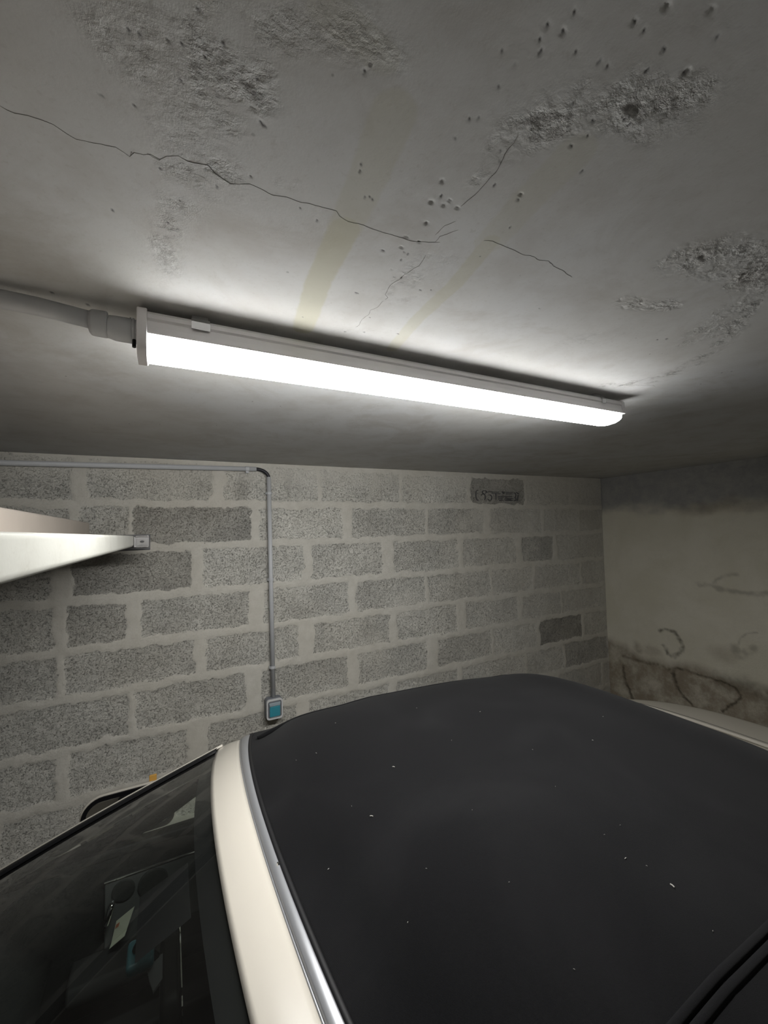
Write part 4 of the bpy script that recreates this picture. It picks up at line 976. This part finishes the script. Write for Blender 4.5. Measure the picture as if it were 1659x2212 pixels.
# rear view mirror behind the windscreen with its sensor block
rv = MB().prism([(YC + .07 + a, CZ - .735 + b) for a, b in rrect(.235, .062, .026)], -.012, .018, 'x').build('rear_view_mirror', M['black_plastic'], car, bevel=.008, seg=3)
MB().tube([(-.012, YC + .05, CZ - .72), (-.045, YC + .05, CZ - .675)], .009, 10).build('mirror_stem', M['black_plastic'], rv)
MB().box(-.060, -.020, YC + .022, YC + .075, CZ - .70, CZ - .682).build('rain_sensor', M['blue_part'], rv, bevel=.006)
MB().prism([(YC + .07 + a, CZ - .735 + b) for a, b in rrect(.222, .05, .022)], .0185, .0205, 'x').build('mirror_pane', M['mirror'], rv)
def patch(name, pts):
    v = [Vector(p) for p in pts]; n = len(v)
    w = [p + Vector((0, 0, -.004)) for p in v]
    MB().add(v + w, [tuple(range(n)), tuple(range(2 * n - 1, n - 1, -1))] + [(i, i + n, (i + 1) % n + n, (i + 1) % n) for i in range(n)]).build(name, M['patch_grey'], rv)
PT = PATCHES
for p in PT: patch('grey_patch', p)  # flat grey shapes under the glass, no known part

# folded door mirror on the wall side
def door_mirror(sg):
    y0 = YC + sg * .95
    cx_, cz_ = -.118, CZ - .955
    sh = empty('door_mirror'); sh.parent = car
    sh.location = (cx_ - .4, sg * .95, cz_)
    W_, H_ = .285, .165
    def outline(w, h, r1=.035, r2=.07):
        o = []
        # front (towards the bonnet) end tight, rear end a long slope
        for cx2, cz2, r, a0 in ((w / 2 - r2, h / 2 - r2, r2, 0), (-w / 2 + r2 * .9, h / 2 - r2 * .9, r2 * .9, 90), (-w / 2 + r1, -h / 2 + r1, r1, 180), (w / 2 - r1, -h / 2 + r1, r1, 270)):
            for k in range(9):
                a = math.radians(a0 + 90 * k / 8); o.append((cx2 + r * math.cos(a), cz2 + r * math.sin(a)))
        return o
    rings = []
    for s_, d in ((1.0, 0), (1.004, .004), (.965, .014), (.88, .032), (.74, .05), (.5, .060)):
        rings.append([(cx_ + a * s_, y0 + sg * d * 1.0, cz_ + b * s_) for a, b in outline(W_, H_)])
    n = len(rings[0]); v = [p for r in rings for p in r]
    f = [(i * n + k, i * n + (k + 1) % n, (i + 1) * n + (k + 1) % n, (i + 1) * n + k) for i in range(len(rings) - 1) for k in range(n)]
    f.append(tuple((len(rings) - 1) * n + k for k in range(n))); f.append(tuple(range(n)))
    MB().add(v, f).build('mirror_shell', M['cream'], sh, smooth=True, bevel=.001)
    o_, i_ = outline(W_ * .975, H_ * .95), outline(W_ * .88, H_ * .78, .026, .052)
    ya, yb = y0 - sg * .006, y0 + sg * .004
    v = [(cx_ + a, ya, cz_ + b) for a, b in o_] + [(cx_ + a, ya + sg * .002, cz_ + b) for a, b in i_] + [(cx_ + a, yb, cz_ + b) for a, b in o_] + [(cx_ + a, yb + sg * .0, cz_ + b) for a, b in i_]
    f = []
    for k in range(n):
        j = (k + 1) % n
        f += [(k, j, n + j, n + k), (k, 2 * n + k, 2 * n + j, j), (n + k, n + j, 3 * n + j, 3 * n + k)]
    MB().add(v, f).build('mirror_bezel', M['black_plastic'], sh, smooth=False)
    MB().prism([(cx_ + a, cz_ + b) for a, b in i_], y0 - sg * .001, y0 - sg * .0003, 'y').build('mirror_pane', M['mirror'], sh)
    MB().box(-.060, -.036, y0 + sg * .030 - .004, y0 + sg * .030 + .004, cz_ + .06, cz_ + .093).build('turn_signal', M['amber'], sh, bevel=.002)
    MB().tube([(cx_ - .02, YC + sg * .79, cz_ - .02), (cx_ - .02, y0 + sg * .012, cz_ - .03)], .026, 12).build('mirror_arm', M['black_plastic'], sh, smooth=True)
door_mirror(1); door_mirror(-1)

# side windows: frameless, from the belt up to the roof edge
for sg in (-1, 1):
    def SG(x, t):
        ztop = roof_z(max(x, .25), r_w(max(x, .25))) - .012
        if x < .2:
            s = (.14 - x) / .76; ztop = CZ - .655 - .35 * max(0, s) - .015
        yb, zb = YC + sg * .757, 1.036
        wt = r_w(x) + .004 if x >= .2 else .60 + (.2 - x) * .19
        return (x, YC + sg * (.757 + (wt - .757) * t), zb + (ztop - zb) * t)
    g = MB(); g.grid(lambda a, t: SG(min(-.15 + .46 * t, .11) + a * (1.22 - min(-.15 + .46 * t, .11)), t), np.linspace(0, 1, 24), np.linspace(0, 1, 7), flip=sg > 0)
    g.build('side_window', M['glass'], car, smooth=True)
    q = MB(); q.grid(lambda a, t: SG((-.50 + .62 * t) + a * (min(-.15 + .46 * t, .11) - (-.50 + .62 * t)), t), np.linspace(0, 1, 8), np.linspace(0, 1, 7), flip=sg > 0)
    q.build('mirror_sail', M['black_plastic'], car, smooth=True, solid=.012, off=-1)
    MB().tube([(x, YC + sg * .760, 1.044 - .06 * max(0, -.2 - x) / .3) for x in np.linspace(-.5, 1.9, 12)], .006, 8).build('belt_strip', M['rubber'], car, smooth=True)
    # door gaps, handle, sill
    for x in (-.47, .90):
        MB().tube([(x + (.03 if x > 0 else 0), YC + sg * (WB - .004), .30), (x, YC + sg * (WB + .0005), .60), (x, YC + sg * (WB - .022), .87)], .0025, 6).build('door_gap', M['rubber'], car)
    MB().tube([(.62, YC + sg * (WB + .004), .80), (.64, YC + sg * (WB + .022), .80), (.78, YC + sg * (WB + .022), .805), (.80, YC + sg * (WB + .004), .805)], .010, 10).build('outer_handle', M['cream'], car, smooth=True)
# bonnet shut line, wipers, deck line
MB().tube([(-.84 + .17 * (u / .7) ** 2, YC + u, shoulder(-.8) + .024 - .03 * (u / .7) ** 2) for u in np.linspace(-.7, .7, 15)], .003, 6).build('bonnet_gap', M['rubber'], car)
for y in (YC - .45, YC + .10):
    p = [WS(.97, (y - YC) / UB), WS(.955, (y + .25 - YC) / UB), WS(.94, min(.93, (y + .5 - YC) / UB))]
    MB().tube([tuple(Vector(q) + Vector((-.42, 0, .9)) * .014) for q in p], .006, 8).build('wiper', M['rubber'], car, smooth=True)
# cream tonneau edge round the base of the hood
pts = [(2.085 - .10 * abs(u / .70) ** 4, YC + u, shoulder(2.08) + .028 - .014 * (u / .7) ** 2) for u in np.linspace(-.70, .70, 41)]
MB().tube(pts, .007, 10).build('tonneau_edge', M['cream'], car, smooth=True)
MB().tube([(2.125 - .10 * abs(u / .66) ** 4, YC + u, shoulder(2.12) + .0235 - .014 * (u / .7) ** 2) for u in np.linspace(-.66, .66, 31)], .0008, 6).build('boot_gap', M['rubber'], car)
# lamps, bumpers, plates
for sg in (-1, 1):
    MB().prism([(YC + sg * .60 + a, .66 + b) for a, b in rrect(.26, .13, .05)], -1.555, -1.35, 'x').build('headlamp', M['lens_clear'], car, bevel=.02, seg=3)
    MB().prism([(YC + sg * .64 + a, .80 + b) for a, b in rrect(.17, .22, .05)], 2.15, 2.36, 'x').build('tail_lamp', M['lens_red'], car, bevel=.02, seg=3)
MB().prism([(YC + a, .40 + b) for a, b in rrect(.9, .16, .06)], -1.66, -1.5, 'x').build('grille', M['black_plastic'], car, bevel=.01)
def wheel(x, sg):
    y = YC + sg * .79
    w = empty('wheel'); w.parent = car; w.location = (x - .4, sg * .79, .31)
    t = MB()
    prof = [(-.095, .22), (-.098, .29), (-.085, .308), (0, .312), (.085, .308), (.098, .29), (.095, .22)]
    n = 40
    v = [(x + r * math.cos(k * math.tau / n), y + p, .312 + r * math.sin(k * math.tau / n)) for p, r in prof for k in range(n)]
    f = [(i * n + k, i * n + (k + 1) % n, ((i + 1) % len(prof)) * n + (k + 1) % n, ((i + 1) % len(prof)) * n + k) for i in range(len(prof)) for k in range(n)]
    t.add(v, f).build('tyre', M['tyre'], w, smooth=True)
    r = MB()
    r.tube([(x, y + sg * .02, .312), (x, y + sg * .075, .312)], [.05, .045], 20)
    for k in range(7):
        a = k * math.tau / 7
        r.tube([(x + .03 * math.cos(a), y + sg * .07, .312 + .03 * math.sin(a)), (x + .215 * math.cos(a), y + sg * .06, .312 + .215 * math.sin(a))], [.022, .016], 8)
    v = [(x + q * math.cos(k * math.tau / n), y + sg * p, .312 + q * math.sin(k * math.tau / n)) for p, q in ((.09, .222), (.09, .205), (-.08, .205), (-.08, .222)) for k in range(n)]
    f = [(i * n + k, i * n + (k + 1) % n, ((i + 1) % 4) * n + (k + 1) % n, ((i + 1) % 4) * n + k) for i in range(4) for k in range(n)]
    r.add(v, f).build('rim', M['alloy'], w, smooth=False)
for x in (-.86, 1.62):
    for sg in (-1, 1): wheel(x, sg)

# bits of lint lying on the canvas
random.seed(5)
m = MB()
for (x, y, r) in LINT:
    u = y - YC; z = roof_z(x, u) + .0008
    a = random.uniform(0, 3.14); c, s = math.cos(a) * r * 1.6, math.sin(a) * r * 1.6
    m.tube([(x - c, y - s, z), (x, y, z + .0006), (x + c, y + s, z)], r * .5, 5)
tag(m.build('lint', M['lint'], None, origin=(.6, .6, CZ - .5)), 'tiny pale lint specks scattered over the black canvas roof', 'lint', kind='stuff')
